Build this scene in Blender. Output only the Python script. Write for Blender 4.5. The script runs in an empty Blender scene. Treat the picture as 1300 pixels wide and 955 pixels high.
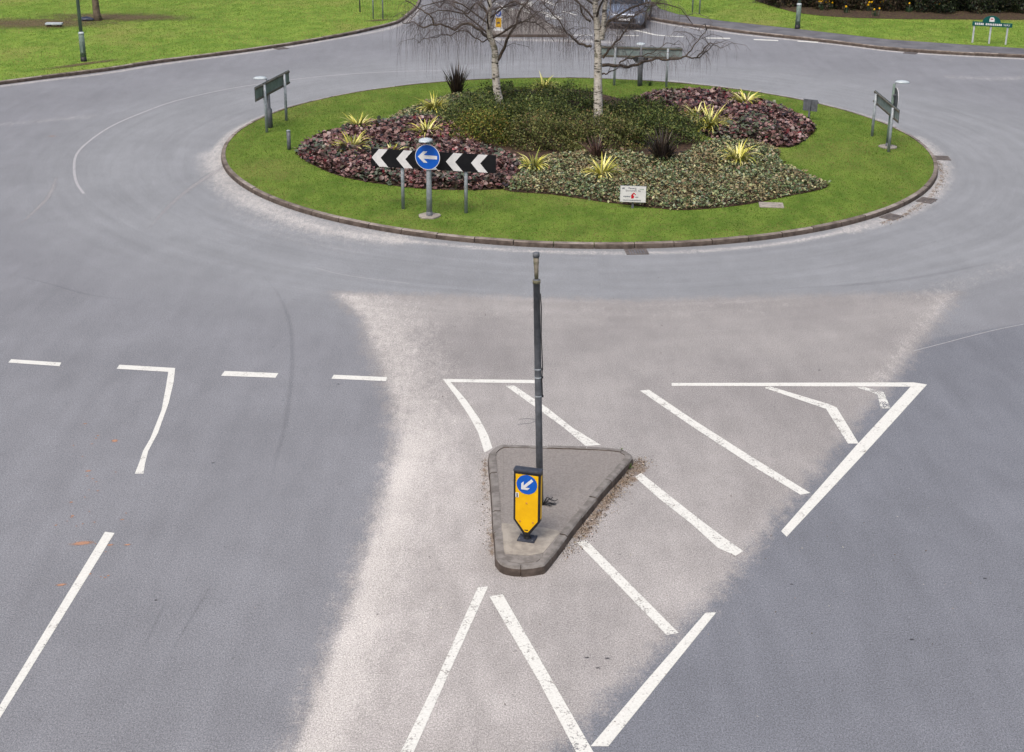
import bpy, bmesh, math, random
import numpy as np
from mathutils import Vector, Matrix

random.seed(7)
RNG = np.random.default_rng(11)
R = math.radians
scene = bpy.context.scene
COL = scene.collection

# ------------------------------------------------------------------ camera
cd = bpy.data.cameras.new('camera')
cam = bpy.data.objects.new('camera', cd)
COL.objects.link(cam)
cd.sensor_fit = 'HORIZONTAL'
cd.sensor_width = 36.0
cd.lens = 49.98
cd.shift_y = -45.0 / 1300.0
cd.clip_start = 0.1
cd.clip_end = 3000
cam.matrix_world = (Matrix.Translation((0, 0, 9.5)) @ Matrix.Rotation(R(90 - 20.934), 4, 'X')
                    @ Matrix.Rotation(R(0.5), 4, 'Z'))
scene.camera = cam

# ------------------------------------------------------------------ sky, sun, exposure
world = bpy.data.worlds.new('World')
scene.world = world
world.use_nodes = True
wn = world.node_tree
wn.nodes.clear()
sky = wn.nodes.new('ShaderNodeTexSky')
sky.sky_type = 'NISHITA'
sky.sun_disc = False
SUN_EL, SUN_AZ = R(60), R(205)          # high, veiled by cloud, from behind and a little left
sky.sun_elevation = SUN_EL
sky.sun_rotation = SUN_AZ
sky.air_density = 1.0
sky.dust_density = 6.0
sky.ozone_density = 0.6
bg = wn.nodes.new('ShaderNodeBackground')
bg.inputs['Strength'].default_value = 0.115
wo = wn.nodes.new('ShaderNodeOutputWorld')
wn.links.new(sky.outputs[0], bg.inputs[0])
wn.links.new(bg.outputs[0], wo.inputs[0])
sl = bpy.data.lights.new('sun', 'SUN')
sl.energy = 1.1
sl.angle = R(26)
sl.color = (1.0, 0.965, 0.92)
sun = bpy.data.objects.new('sun', sl)
COL.objects.link(sun)
sdir = Vector((math.sin(SUN_AZ) * math.cos(SUN_EL), math.cos(SUN_AZ) * math.cos(SUN_EL), math.sin(SUN_EL)))
sun.rotation_euler = sdir.to_track_quat('Z', 'Y').to_euler()
sun.location = (0, 0, 60)
scene.view_settings.view_transform = 'Standard'
scene.view_settings.look = 'None'
scene.view_settings.gamma = 1.0
scene.view_settings.use_curve_mapping = False
scene.view_settings.exposure = 0.85

# ------------------------------------------------------------------ helpers: materials
def lin(r, g, b, k=1.0):
    f = lambda c: ((c / 255 + 0.055) / 1.055) ** 2.4 if c > 10.3 else c / 255 / 12.92
    return (f(r) * k, f(g) * k, f(b) * k, 1)

class NT:
    def __init__(s, name):
        s.m = bpy.data.materials.new(name)
        s.m.use_nodes = True
        s.t = s.m.node_tree
        s.b = s.t.nodes['Principled BSDF']
        s.b.inputs['Specular IOR Level'].default_value = 0.25
        s.out = s.t.nodes['Material Output']
    def n(s, typ, **kw):
        x = s.t.nodes.new(typ)
        for k, v in kw.items():
            if isinstance(k, str) and hasattr(x, k):
                setattr(x, k, v)
        return x
    def l(s, a, b):
        s.t.links.new(a, b)
    def pos(s):
        return s.n('ShaderNodeNewGeometry').outputs['Position']
    def obj(s):
        return s.n('ShaderNodeTexCoord').outputs['Object']
    def noise(s, vec, scale, detail=4, rough=0.55, dist=0.0):
        x = s.n('ShaderNodeTexNoise')
        x.inputs['Scale'].default_value = scale
        x.inputs['Detail'].default_value = detail
        x.inputs['Roughness'].default_value = rough
        x.inputs['Distortion'].default_value = dist
        if vec is not None:
            s.l(vec, x.inputs['Vector'])
        return x.outputs['Fac']
    def mathn(s, op, a, b=None, clamp=False):
        x = s.n('ShaderNodeMath', operation=op)
        x.use_clamp = clamp
        for i, v in enumerate((a, b)):
            if v is None:
                continue
            if isinstance(v, (int, float)):
                x.inputs[i].default_value = v
            else:
                s.l(v, x.inputs[i])
        return x.outputs[0]
    def ramp(s, fac, lo, hi, a=0.0, b=1.0):
        x = s.n('ShaderNodeMapRange', interpolation_type='SMOOTHSTEP')
        x.inputs['From Min'].default_value = lo
        x.inputs['From Max'].default_value = hi
        x.inputs['To Min'].default_value = a
        x.inputs['To Max'].default_value = b
        s.l(fac, x.inputs['Value'])
        return x.outputs[0]
    def mix(s, fac, a, b, typ='MIX'):
        x = s.n('ShaderNodeMix', data_type='RGBA', blend_type=typ)
        for i, v in ((0, fac), (6, a), (7, b)):
            if isinstance(v, (int, float)):
                x.inputs[i].default_value = v
            elif isinstance(v, tuple):
                x.inputs[i].default_value = v
            else:
                s.l(v, x.inputs[i])
        return x.outputs[2]
    def attr(s, name):
        x = s.n('ShaderNodeAttribute', attribute_name=name)
        return x
    def bump(s, h, strength, dist=0.01):
        x = s.n('ShaderNodeBump')
        x.inputs['Strength'].default_value = strength
        x.inputs['Distance'].default_value = dist
        s.l(h, x.inputs['Height'])
        s.l(x.outputs[0], s.b.inputs['Normal'])
    def col(s, c):
        if isinstance(c, tuple):
            s.b.inputs['Base Color'].default_value = c
        else:
            s.l(c, s.b.inputs['Base Color'])
    def scale(s, v, sx, sy, sz):
        x = s.n('ShaderNodeVectorMath', operation='MULTIPLY')
        s.l(v, x.inputs[0])
        x.inputs[1].default_value = (sx, sy, sz)
        return x.outputs[0]

def simple(name, c1, c2=None, scale=6, rough=0.7, bump=0.0, bscale=None, metal=0.0, spec=0.25, amount=(0.35, 0.65), world=False):
    m = NT(name)
    v = m.pos() if world else m.obj()
    if c2 is None:
        c2 = tuple(x * 0.8 for x in c1[:3]) + (1,)
    f = m.ramp(m.noise(v, scale, 5, 0.6), amount[0], amount[1])
    m.col(m.mix(f, c1, c2))
    m.b.inputs['Roughness'].default_value = rough
    m.b.inputs['Metallic'].default_value = metal
    m.b.inputs['Specular IOR Level'].default_value = spec
    if bump:
        m.bump(m.noise(v, bscale or scale * 6, 4), bump)
    return m.m

def leafmat(name, rough=0.6, spec=0.2, trans=0.15):
    m = NT(name)
    a = m.attr('Col')
    m.col(a.outputs['Color'])
    m.b.inputs['Roughness'].default_value = rough
    m.b.inputs['Specular IOR Level'].default_value = spec
    if trans:
        t = m.n('ShaderNodeBsdfTranslucent')
        m.l(a.outputs['Color'], t.inputs['Color'])
        x = m.n('ShaderNodeMixShader')
        x.inputs[0].default_value = trans
        m.l(m.b.outputs[0], x.inputs[1])
        m.l(t.outputs[0], x.inputs[2])
        m.l(x.outputs[0], m.out.inputs[0])
    return m.m

# ------------------------------------------------------------------ helpers: objects and meshes
def prop(o, label=None, cat=None, group=None, kind=None):
    if label: o['label'] = label
    if cat: o['category'] = cat
    if group: o['group'] = group
    if kind: o['kind'] = kind
    return o

def thing(name, label, cat, loc=(0, 0, 0), rz=0.0, group=None, kind=None):
    o = bpy.data.objects.new(name, None)
    o.empty_display_size = 0.3
    COL.objects.link(o)
    o.location = loc
    o.rotation_euler = (0, 0, rz)
    return prop(o, label, cat, group, kind)

def link(name, me, parent=None, loc=None, rz=None):
    o = bpy.data.objects.new(name, me)
    COL.objects.link(o)
    if parent is not None:
        o.parent = parent
    if loc is not None:
        o.location = loc
    if rz is not None:
        o.rotation_euler = (0, 0, rz)
    return o

class MB:
    def __init__(s):
        s.v, s.f = [], []
    def add(s, vs, fs):
        k = len(s.v)
        s.v += [tuple(p) for p in vs]
        s.f += [tuple(i + k for i in f) for f in fs]
        return s
    def box(s, c, d, rot=None):
        x, y, z = d[0] / 2, d[1] / 2, d[2] / 2
        vs = [Vector((i * x, j * y, k * z)) for i in (-1, 1) for j in (-1, 1) for k in (-1, 1)]
        if rot is not None:
            vs = [rot @ v for v in vs]
        vs = [v + Vector(c) for v in vs]
        return s.add(vs, [(0, 1, 3, 2), (4, 6, 7, 5), (0, 4, 5, 1), (2, 3, 7, 6), (0, 2, 6, 4), (1, 5, 7, 3)])
    def tube(s, pts, rad, n=8, cap=True):
        pts = [Vector(p) for p in pts]
        if isinstance(rad, (int, float)):
            rad = [rad] * len(pts)
        vs, fs = [], []
        up = Vector((0.31, 0.95, 0.05))
        for i, p in enumerate(pts):
            t = (pts[min(i + 1, len(pts) - 1)] - pts[max(i - 1, 0)])
            t = t.normalized() if t.length > 1e-9 else Vector((0, 0, 1))
            a = t.cross(up)
            if a.length < 1e-3:
                a = t.cross(Vector((1, 0, 0)))
            a.normalize()
            b = t.cross(a)
            for k in range(n):
                an = 2 * math.pi * k / n
                vs.append(p + (a * math.cos(an) + b * math.sin(an)) * rad[i])
        for i in range(len(pts) - 1):
            for k in range(n):
                k2 = (k + 1) % n
                fs.append((i * n + k, i * n + k2, (i + 1) * n + k2, (i + 1) * n + k))
        if cap:
            fs.append(tuple(range(n))[::-1])
            fs.append(tuple(range((len(pts) - 1) * n, len(pts) * n)))
        return s.add(vs, fs)
    def lathe(s, prof, n=24, c=(0, 0, 0)):
        vs, fs = [], []
        for r, z in prof:
            for k in range(n):
                an = 2 * math.pi * k / n
                vs.append((c[0] + r * math.cos(an), c[1] + r * math.sin(an), c[2] + z))
        for i in range(len(prof) - 1):
            for k in range(n):
                k2 = (k + 1) % n
                fs.append((i * n + k, i * n + k2, (i + 1) * n + k2, (i + 1) * n + k))
        fs.append(tuple(range(n))[::-1])
        fs.append(tuple(range((len(prof) - 1) * n, len(prof) * n)))
        return s.add(vs, fs)
    def prism(s, poly, z0, z1):
        n = len(poly)
        vs = [(x, y, z0) for x, y in poly] + [(x, y, z1) for x, y in poly]
        fs = [tuple(range(n))[::-1], tuple(range(n, 2 * n))]
        fs += [(i, (i + 1) % n, n + (i + 1) % n, n + i) for i in range(n)]
        return s.add(vs, fs)
    def plate(s, poly, y0, y1):                       # outline in x-z, thickness along y (front at y0)
        n = len(poly)
        vs = [(x, y0, z) for x, z in poly] + [(x, y1, z) for x, z in poly]
        fs = [tuple(range(n)), tuple(range(n, 2 * n))[::-1]]
        fs += [(i, n + i, n + (i + 1) % n, (i + 1) % n) for i in range(n)]
        return s.add(vs, fs)
    def mesh(s, name, mat, smooth=False, bevel=0.0):
        me = bpy.data.meshes.new(name)
        me.from_pydata(s.v, [], s.f)
        bm = bmesh.new()
        bm.from_mesh(me)
        bmesh.ops.recalc_face_normals(bm, faces=bm.faces)
        if bevel:
            es = [e for e in bm.edges if len(e.link_faces) == 2 and e.calc_face_angle(0) > 0.6]
            bmesh.ops.bevel(bm, geom=es, offset=bevel, segments=2, affect='EDGES', profile=0.6)
        bm.to_mesh(me)
        bm.free()
        if smooth:
            me.polygons.foreach_set('use_smooth', [True] * len(me.polygons))
        me.materials.append(mat)
        me.update()
        return me
    def build(s, name, mat, parent=None, smooth=False, bevel=0.0, loc=None, rz=None):
        return link(name, s.mesh(name, mat, smooth, bevel), parent, loc, rz)

def np_mesh(name, V, F, mat, attrs=None, colors=None, smooth=False):
    """V (n,3), F (m,k) constant-size polygons"""
    me = bpy.data.meshes.new(name)
    n, (m, k) = len(V), F.shape
    me.vertices.add(n)
    me.vertices.foreach_set('co', V.astype(np.float32).ravel())
    me.loops.add(m * k)
    me.loops.foreach_set('vertex_index', F.astype(np.int32).ravel())
    me.polygons.add(m)
    me.polygons.foreach_set('loop_start', np.arange(0, m * k, k, dtype=np.int32))
    me.polygons.foreach_set('loop_total', np.full(m, k, dtype=np.int32))
    if smooth:
        me.polygons.foreach_set('use_smooth', np.ones(m, dtype=bool))
    for nm, arr in (attrs or {}).items():
        a = me.attributes.new(nm, 'FLOAT', 'POINT')
        a.data.foreach_set('value', arr.astype(np.float32).ravel())
    if colors is not None:
        a = me.attributes.new('Col', 'FLOAT_COLOR', 'POINT')
        c = np.concatenate([colors, np.ones((n, 1))], 1) if colors.shape[1] == 3 else colors
        a.data.foreach_set('color', c.astype(np.float32).ravel())
    me.update(calc_edges=True)
    me.validate()
    me.materials.append(mat)
    return me

def in_poly(P, poly):
    x, y = P[:, 0], P[:, 1]
    r = np.zeros(len(P), bool)
    n = len(poly)
    for i in range(n):
        x1, y1 = poly[i]
        x2, y2 = poly[(i + 1) % n]
        c = ((y1 > y) != (y2 > y))
        with np.errstate(divide='ignore', invalid='ignore'):
            xi = (x2 - x1) * (y - y1) / (y2 - y1 + 1e-12) + x1
        r ^= c & (x < xi)
    return r

def line_dist(P, line, closed=False):
    d = np.full(len(P), 1e9)
    L = list(line) + ([line[0]] if closed else [])
    for a, b in zip(L[:-1], L[1:]):
        a = np.array(a[:2]); b = np.array(b[:2])
        ab = b - a
        t = np.clip(((P[:, :2] - a) @ ab) / (ab @ ab + 1e-12), 0, 1)
        q = a + t[:, None] * ab
        d = np.minimum(d, np.hypot(P[:, 0] - q[:, 0], P[:, 1] - q[:, 1]))
    return d

def sdf(P, poly):
    d = line_dist(P, poly, True)
    return np.where(in_poly(P, poly), d, -d)

def smooth_path(pts, k=3, closed=False):
    """Catmull-Rom resample"""
    pts = [np.array(p, float) for p in pts]
    n = len(pts)
    out = []
    rng = range(n if closed else n - 1)
    for i in rng:
        if closed:
            p0, p1, p2, p3 = pts[i - 1], pts[i], pts[(i + 1) % n], pts[(i + 2) % n]
        else:
            p0, p1, p2, p3 = pts[max(i - 1, 0)], pts[i], pts[i + 1], pts[min(i + 2, n - 1)]
        for j in range(k):
            t = j / k
            out.append(0.5 * ((2 * p1) + (-p0 + p2) * t + (2 * p0 - 5 * p1 + 4 * p2 - p3) * t * t
                              + (-p0 + 3 * p1 - 3 * p2 + p3) * t ** 3))
    if not closed:
        out.append(pts[-1])
    return [tuple(p) for p in out]

def vnoise(P, scale, seed=0):
    """cheap smooth value noise on xy, 0..1"""
    rs = np.random.default_rng(seed)
    T = rs.random((64, 64))
    x = P[:, 0] * scale + 1000.3; y = P[:, 1] * scale + 1000.7
    i = np.floor(x).astype(int); j = np.floor(y).astype(int)
    u = x - i; v = y - j
    u = u * u * (3 - 2 * u); v = v * v * (3 - 2 * v)
    g = lambda a, b: T[a % 64, b % 64]
    return (g(i, j) * (1 - u) * (1 - v) + g(i + 1, j) * u * (1 - v) + g(i, j + 1) * (1 - u) * v + g(i + 1, j + 1) * u * v)

def sample_poly(poly, n, keep=None):
    A = np.array(poly)
    lo, hi = A.min(0), A.max(0)
    out = []
    tot = 0
    while tot < n:
        P = lo + RNG.random((n * 2, 2)) * (hi - lo)
        m = in_poly(P, poly)
        if keep is not None:
            m &= keep(P)
        P = P[m]
        out.append(P); tot += len(P)
        if len(P) == 0:
            break
    return np.concatenate(out)[:n]

def rots(yaw, tilt, roll):
    """(n,3,3) = Rz(yaw) Rx(tilt) Ry(roll)"""
    c, s = np.cos(yaw), np.sin(yaw); ct, st = np.cos(tilt), np.sin(tilt); cr, sr = np.cos(roll), np.sin(roll)
    n = len(yaw); Z = np.zeros(n); O = np.ones(n)
    A = np.stack([np.stack([c, -s, Z], 1), np.stack([s, c, Z], 1), np.stack([Z, Z, O], 1)], 1)
    B = np.stack([np.stack([O, Z, Z], 1), np.stack([Z, ct, -st], 1), np.stack([Z, st, ct], 1)], 1)
    D = np.stack([np.stack([cr, Z, sr], 1), np.stack([Z, O, Z], 1), np.stack([-sr, Z, cr], 1)], 1)
    return A @ B @ D

def scatter(tv, tf, pos, rot, scl, cols, tshade=None):
    """instances of one small leaf template as one vertex/face/colour set"""
    tv = np.array(tv, float); tf = np.array(tf, int)
    n, k = len(pos), len(tv)
    scl = np.asarray(scl)
    if scl.ndim == 1:
        scl = scl[:, None].repeat(3, 1)
    V = np.einsum('nij,nkj->nki', rot, tv[None] * scl[:, None, :]) + pos[:, None, :]
    F = tf[None] + (np.arange(n) * k)[:, None, None]
    C = cols[:, None, :].repeat(k, 1)
    if tshade is not None:
        C = C * np.array(tshade)[None, :, None]
    return V.reshape(-1, 3), F.reshape(-1, tf.shape[1]), C.reshape(-1, 3)

def pick(pal, n, w=None, jit=0.18):
    pal = np.array([p[:3] for p in pal])
    w = None if w is None else np.array(w) / np.sum(w)
    c = pal[RNG.choice(len(pal), n, p=w)]
    return np.clip(c * (1 + (RNG.random((n, 1)) - 0.5) * 2 * jit) * (1 + (RNG.random((n, 3)) - 0.5) * jit * 0.4), 0, 1)

# ------------------------------------------------------------------ plan of the place (metres, camera over the origin)
CX, CY, RAD = 1.83, 40.84, 10.19                      # roundabout island, road edge of its kerb
ZI = 0.11                                             # lawn level
NW_KERB = [(-60, 42), (-40, 43.2), (-28, 45.0)] + [(-18.7, 48.5), (-17.9, 49.21), (-16.8, 50.26), (-14.9, 52.02), (-13.4, 53.77), (-11.2, 55.83), (-9.73, 57.36), (-8.53, 58.75), (-7.1, 60.7), (-6.1, 62.43), (-5.19, 64.32), (-4.87, 66.78)] + [(-4.65, 69.5), (-4.7, 75), (-5.2, 95), (-5.6, 160)]
NE_KERB = [(5.6, 160), (5.4, 95), (5.3, 76), (5.45, 70)] + [(6.17, 66.3), (7.62, 64.36), (8.86, 63.35), (9.79, 62.38), (13.4, 59.73), (15.8, 57.86), (20.2, 56.64)] + [(24, 56.0), (32, 55.2), (60, 54)]
NE_BACK = [(60, 56.4), (32, 57.6), (24, 58.4)] + [(20.7, 58.35), (15.8, 60.29), (12.4, 63.03), (9.2, 65.45), (7.57, 67.3), (6.93, 69.06)] + [(6.6, 74), (6.8, 95), (7.2, 160)]

# ------------------------------------------------------------------ materials of the setting
def road_material():
    m = NT('asphalt')
    p = m.pos()
    A = lambda n: m.attr(n).outputs['Fac']
    big = m.noise(p, 0.35, 5, 0.6)
    mid = m.noise(m.scale(p, 1.0, 0.45, 1.0), 2.6, 6, 0.66)
    fine = m.noise(p, 55, 3, 0.7)
    grit = m.noise(m.scale(p, 1.0, 0.7, 1.0), 62, 3, 0.8)
    left = lin(132, 134, 139, 0.705)
    right = lin(117, 120, 127, 0.75)
    circ = lin(147, 150, 154, 0.64)
    c = m.mix(m.ramp(m.mathn('ADD', A('rightlane'), m.mathn('MULTIPLY', m.mathn('SUBTRACT', mid, 0.5), 0.25)), 0.4, 0.6), left, right)
    c = m.mix(A('circ'), c, circ)
    # circumferential streaks from traffic
    sep = m.n('ShaderNodeSeparateXYZ'); m.l(p, sep.inputs[0])
    dx = m.mathn('SUBTRACT', sep.outputs[0], CX); dy = m.mathn('SUBTRACT', sep.outputs[1], CY)
    rr = m.mathn('SQRT', m.mathn('ADD', m.mathn('MULTIPLY', dx, dx), m.mathn('MULTIPLY', dy, dy)))
    th = m.mathn('ARCTAN2', dx, dy)
    cmb = m.n('ShaderNodeCombineXYZ')
    m.l(m.mathn('MULTIPLY', rr, 3.2), cmb.inputs[0]); m.l(m.mathn('MULTIPLY', th, 2.2), cmb.inputs[1])
    st = m.noise(cmb.outputs[0], 1.0, 4, 0.62)
    stf = m.mathn('ADD', 1.0, m.mathn('MULTIPLY', m.mathn('SUBTRACT', st, 0.5), m.mathn('MULTIPLY', A('circ'), 0.42)))
    # lengthways streaks in the approach lanes
    cm2 = m.n('ShaderNodeCombineXYZ')
    m.l(m.mathn('MULTIPLY', sep.outputs[0], 2.4), cm2.inputs[0]); m.l(m.mathn('MULTIPLY', sep.outputs[1], 0.35), cm2.inputs[1])
    st2 = m.noise(cm2.outputs[0], 1.0, 4, 0.6)
    inv = m.mathn('SUBTRACT', 1.0, A('circ'))
    stf = m.mathn('MULTIPLY', stf, m.mathn('ADD', 1.0, m.mathn('MULTIPLY', m.mathn('SUBTRACT', st2, 0.5), m.mathn('MULTIPLY', inv, 0.30))))
    # pinkish dusty surface around the splitter island
    pk = m.mathn('ADD', A('pink'), m.mathn('ADD', m.mathn('MULTIPLY', m.mathn('SUBTRACT', m.noise(m.scale(p, 1.0, 0.5, 1.0), 5.5, 7, 0.74), 0.5), 0.95), m.mathn('MULTIPLY', m.mathn('SUBTRACT', m.noise(m.scale(p, 1.0, 0.6, 1.0), 26, 5, 0.85), 0.5), 0.85)))
    pinkc = m.mix(m.ramp(big, 0.3, 0.7), lin(157, 154, 153, 0.62), lin(164, 161, 159, 0.63))
    pinkc = m.mix(A('nearpink'), pinkc, m.mix(m.ramp(mid, 0.3, 0.7), lin(171, 167, 164, 0.70), lin(182, 178, 175, 0.70)))
    c = m.mix(m.ramp(pk, -0.28, 0.20), c, pinkc)
    # pale silt
    sn = m.mathn('ADD', m.mathn('MULTIPLY', m.mathn('SUBTRACT', m.noise(m.scale(p, 1.0, 0.42, 1.0), 8.0, 8, 0.76, 0.4), 0.5), 1.0), m.mathn('MULTIPLY', m.mathn('SUBTRACT', m.noise(m.scale(p, 1.0, 0.6, 1.0), 30, 5, 0.88), 0.5), 1.5))
    sf = m.ramp(m.mathn('ADD', A('silt'), m.mathn('MULTIPLY', sn, m.ramp(A('silt'), 0.02, 0.3))), 0.18, 0.80, 0, 0.86)
    c = m.mix(sf, c, lin(203, 199, 194, 0.71))
    # earth and litter swept against kerbs
    dn = m.mathn('ADD', A('dirt'), m.mathn('MULTIPLY', m.mathn('SUBTRACT', m.noise(p, 7, 6, 0.7), 0.5), 0.8))
    c = m.mix(m.ramp(dn, 0.42, 0.6, 0, 0.85), c, m.mix(fine, lin(112, 94, 78, 0.66), lin(152, 136, 120, 0.70)))
    # aggregate grain and stains
    g = m.mathn('MULTIPLY', m.ramp(grit, 0.34, 0.66, 0.66, 1.34), m.ramp(fine, 0.30, 0.70, 0.84, 1.15))
    g = m.mathn('MULTIPLY', g, m.ramp(big, 0.3, 0.7, 0.94, 1.06))
    g = m.mathn('MULTIPLY', g, m.ramp(mid, 0.3, 0.7, 0.955, 1.04))
    g = m.mathn('MULTIPLY', g, stf)
    g = m.mathn('MULTIPLY', g, m.ramp(m.noise(m.scale(p, 1.0, 0.6, 1.0), 34, 5, 0.9), 0.36, 0.66, 0.86, 1.13))
    g = m.mathn('MULTIPLY', g, m.ramp(m.noise(m.scale(p, 1.0, 0.7, 1.0), 19, 2, 0.5), 0.72, 0.78, 1.0, 1.25))
    spots = m.ramp(m.noise(p, 9, 2, 0.5), 0.70, 0.76, 1.0, 0.78)
    g = m.mathn('MULTIPLY', g, spots)
    gc = m.n('ShaderNodeCombineColor')
    for i in range(3):
        m.l(g, gc.inputs[i])
    c = m.mix(1.0, c, gc.outputs[0], 'MULTIPLY')
    m.col(c)
    m.b.inputs['Roughness'].default_value = 0.82
    m.b.inputs['Specular IOR Level'].default_value = 0.22
    m.bump(m.mathn('ADD', grit, fine), 0.22, 0.006)
    return m.m

def paint_material(name, wear, ca=(231, 232, 226), cb=(212, 212, 206)):
    """thermoplastic line paint that has chipped through to the road"""
    m = NT(name)
    p = m.pos()
    n1 = m.noise(p, 5, 5, 0.7)
    n2 = m.noise(p, 34, 4, 0.75)
    n3 = m.noise(p, 120, 2, 0.6)
    c = m.mix(m.ramp(n2, 0.35, 0.7), lin(*ca, 0.69), lin(*cb, 0.69))
    c = m.mix(m.ramp(n1, 0.5, 0.75, 0, 0.4), c, lin(186, 182, 176, 0.72))
    m.col(c)
    m.b.inputs['Roughness'].default_value = 0.7
    m.bump(n3, 0.3, 0.003)
    w = m.mathn('ADD', m.mathn('MULTIPLY', n1, 0.55), m.mathn('MULTIPLY', n2, 0.75))
    hole = m.ramp(w, wear - 0.02, wear + 0.07)
    tr = m.n('ShaderNodeBsdfTransparent')
    x = m.n('ShaderNodeMixShader')
    m.l(hole, x.inputs[0]); m.l(m.b.outputs[0], x.inputs[1]); m.l(tr.outputs[0], x.inputs[2])
    m.l(x.outputs[0], m.out.inputs[0])
    return m.m

def fade_material(name, c1, c2, scale=4.0, top=0.9, lo=0.3, hi=0.8):
    """a stain: soft ragged edge from attribute a"""
    m = NT(name)
    p = m.pos()
    n = m.noise(p, scale, 6, 0.7)
    f = m.noise(p, scale * 8, 3, 0.7)
    m.col(m.mix(f, c1, c2))
    m.b.inputs['Roughness'].default_value = 0.9
    a = m.attr('a').outputs['Fac']
    k = m.mathn('ADD', a, m.mathn('MULTIPLY', m.mathn('SUBTRACT', m.mathn('ADD', m.mathn('MULTIPLY', n, 0.65), m.mathn('MULTIPLY', f, 0.35)), 0.5), 1.1))
    fac = m.ramp(k, lo, hi, 0, top)
    fac = m.mathn('MULTIPLY', fac, m.ramp(a, 0.0, 0.15))
    tr = m.n('ShaderNodeBsdfTransparent')
    x = m.n('ShaderNodeMixShader')
    m.l(fac, x.inputs[0]); m.l(tr.outputs[0], x.inputs[1]); m.l(m.b.outputs[0], x.inputs[2])
    m.l(x.outputs[0], m.out.inputs[0])
    return m.m

def grass_material(name, k, dry):
    m = NT(name)
    p = m.pos()
    big = m.noise(p, 0.22, 5, 0.6)
    mid = m.noise(m.scale(p, 1.0, 0.55, 1), 1.6, 5, 0.65)
    fine = m.noise(p, 22, 4, 0.75)
    g1, g2, g3 = lin(100, 131, 48, 0.72 * k), lin(128, 154, 64, 0.74 * k), lin(146, 144, 82, 0.74 * k)
    c = m.mix(m.ramp(mid, 0.34, 0.66), g1, g2)
    c = m.mix(m.ramp(big, 0.50, 0.74, 0, dry), c, g3)
    c = m.mix(m.ramp(m.noise(p, 6.5, 4, 0.7), 0.52, 0.72, 0, 0.5), c, lin(150, 132, 88, 0.7 * k))
    c = m.mix(m.ramp(fine, 0.3, 0.75, 0.0, 0.32), c, lin(66, 92, 30, 0.7 * k))
    m.col(c)
    m.b.inputs['Roughness'].default_value = 0.9
    m.b.inputs['Specular IOR Level'].default_value = 0.1
    m.bump(fine, 0.25, 0.02)
    return m.m

M_ROAD = road_material()
M_PAINT = paint_material('line_paint', 0.765)
M_PAINTW = paint_material('worn_line_paint', 0.72)
M_PAINTX = paint_material('ghost_line_paint', 0.64)
M_GHOST = paint_material('ghost_lane_paint', 0.74, (178, 178, 180), (166, 166, 169))
M_GRASS = grass_material('grass_turf', 1.04, 0.75)
M_GRASSI = grass_material('island_turf', 0.76, 0.55)
M_KERB = simple('concrete_kerb', lin(164, 155, 148, 0.66), lin(128, 119, 111, 0.62), 3.5, 0.85, 0.35, 40, world=True)
M_KERBD = simple('weathered_kerb', lin(146, 136, 128, 0.62), lin(110, 100, 92, 0.6), 3.0, 0.88, 0.4, 40, world=True)
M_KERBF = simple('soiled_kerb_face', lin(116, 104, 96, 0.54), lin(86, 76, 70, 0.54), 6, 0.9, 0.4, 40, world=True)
M_KERBI = simple('grey_kerb', lin(142, 138, 134, 0.66), lin(118, 113, 109, 0.62), 7, 0.85, 0.4, 45, world=True)
M_PAVE = simple('footway_asphalt', lin(112, 112, 116, 0.75), lin(92, 92, 97, 0.75), 1.2, 0.9, 0.4, 70, world=True)
M_ISLAND = simple('dusty_island_asphalt', lin(151, 146, 142, 0.68), lin(132, 127, 123, 0.66), 40, 0.9, 0.5, 80, world=True)
M_CONC = simple('pale_concrete', lin(166, 160, 150, 0.72), lin(142, 136, 128, 0.7), 7, 0.9, 0.4, 50)
M_SOIL = simple('mulch_soil', lin(84, 66, 52, 0.7), lin(52, 40, 32, 0.7), 9, 0.95, 0.8, 40, world=True)
M_STEEL = simple('galvanised_steel', lin(158, 166, 172, 0.75), lin(130, 138, 144, 0.75), 9, 0.5, 0.1, 60, metal=0.1, spec=0.4)
M_STEELD = simple('dull_grey_steel', lin(106, 110, 117, 0.7), lin(84, 88, 94, 0.7), 9, 0.55, 0.15, 60, spec=0.35)
M_BLACK = simple('black_rubber', (0.008, 0.008, 0.010, 1), (0.016, 0.016, 0.018, 1), 20, 0.5, spec=0.3)
M_SBLACK = simple('sign_black', (0.005, 0.005, 0.007, 1), (0.008, 0.008, 0.010, 1), 4, 0.6, spec=0.15)
M_SWHITE = simple('sign_white', (0.56, 0.56, 0.57, 1), (0.50, 0.50, 0.51, 1), 6, 0.5, spec=0.3)
M_SBLUE = simple('sign_blue', lin(0, 92, 196, 0.75), lin(0, 84, 182, 0.75), 6, 0.45, spec=0.3)
M_SYEL = simple('sign_yellow', lin(255, 200, 0, 0.66), lin(246, 190, 0, 0.64), 5, 0.5, spec=0.3)
M_GREENST = simple('green_grey_paint', lin(122, 140, 130, 0.72), lin(98, 116, 108, 0.7), 4, 0.6, 0.1, 30)
M_BACK = simple('sign_back_alloy', lin(142, 156, 156, 0.7), lin(116, 130, 130, 0.7), 5, 0.55, 0.1, 30, spec=0.35)
M_BACKG = simple('sign_back_green', lin(136, 150, 143, 0.7), lin(114, 128, 121, 0.7), 5, 0.6, 0.1, 30)
M_IRON = simple('cast_iron', lin(118, 111, 108, 0.7), lin(94, 88, 86, 0.7), 12, 0.8, 0.4, 60)
M_BROWN = simple('brown_bark', lin(96, 84, 72, 0.7), lin(64, 56, 48, 0.7), 14, 0.9, 0.6, 40, world=True)
M_TWIG = simple('twig_bark', lin(118, 108, 106, 0.66), lin(86, 78, 78, 0.64), 6, 0.85, world=True)
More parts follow.
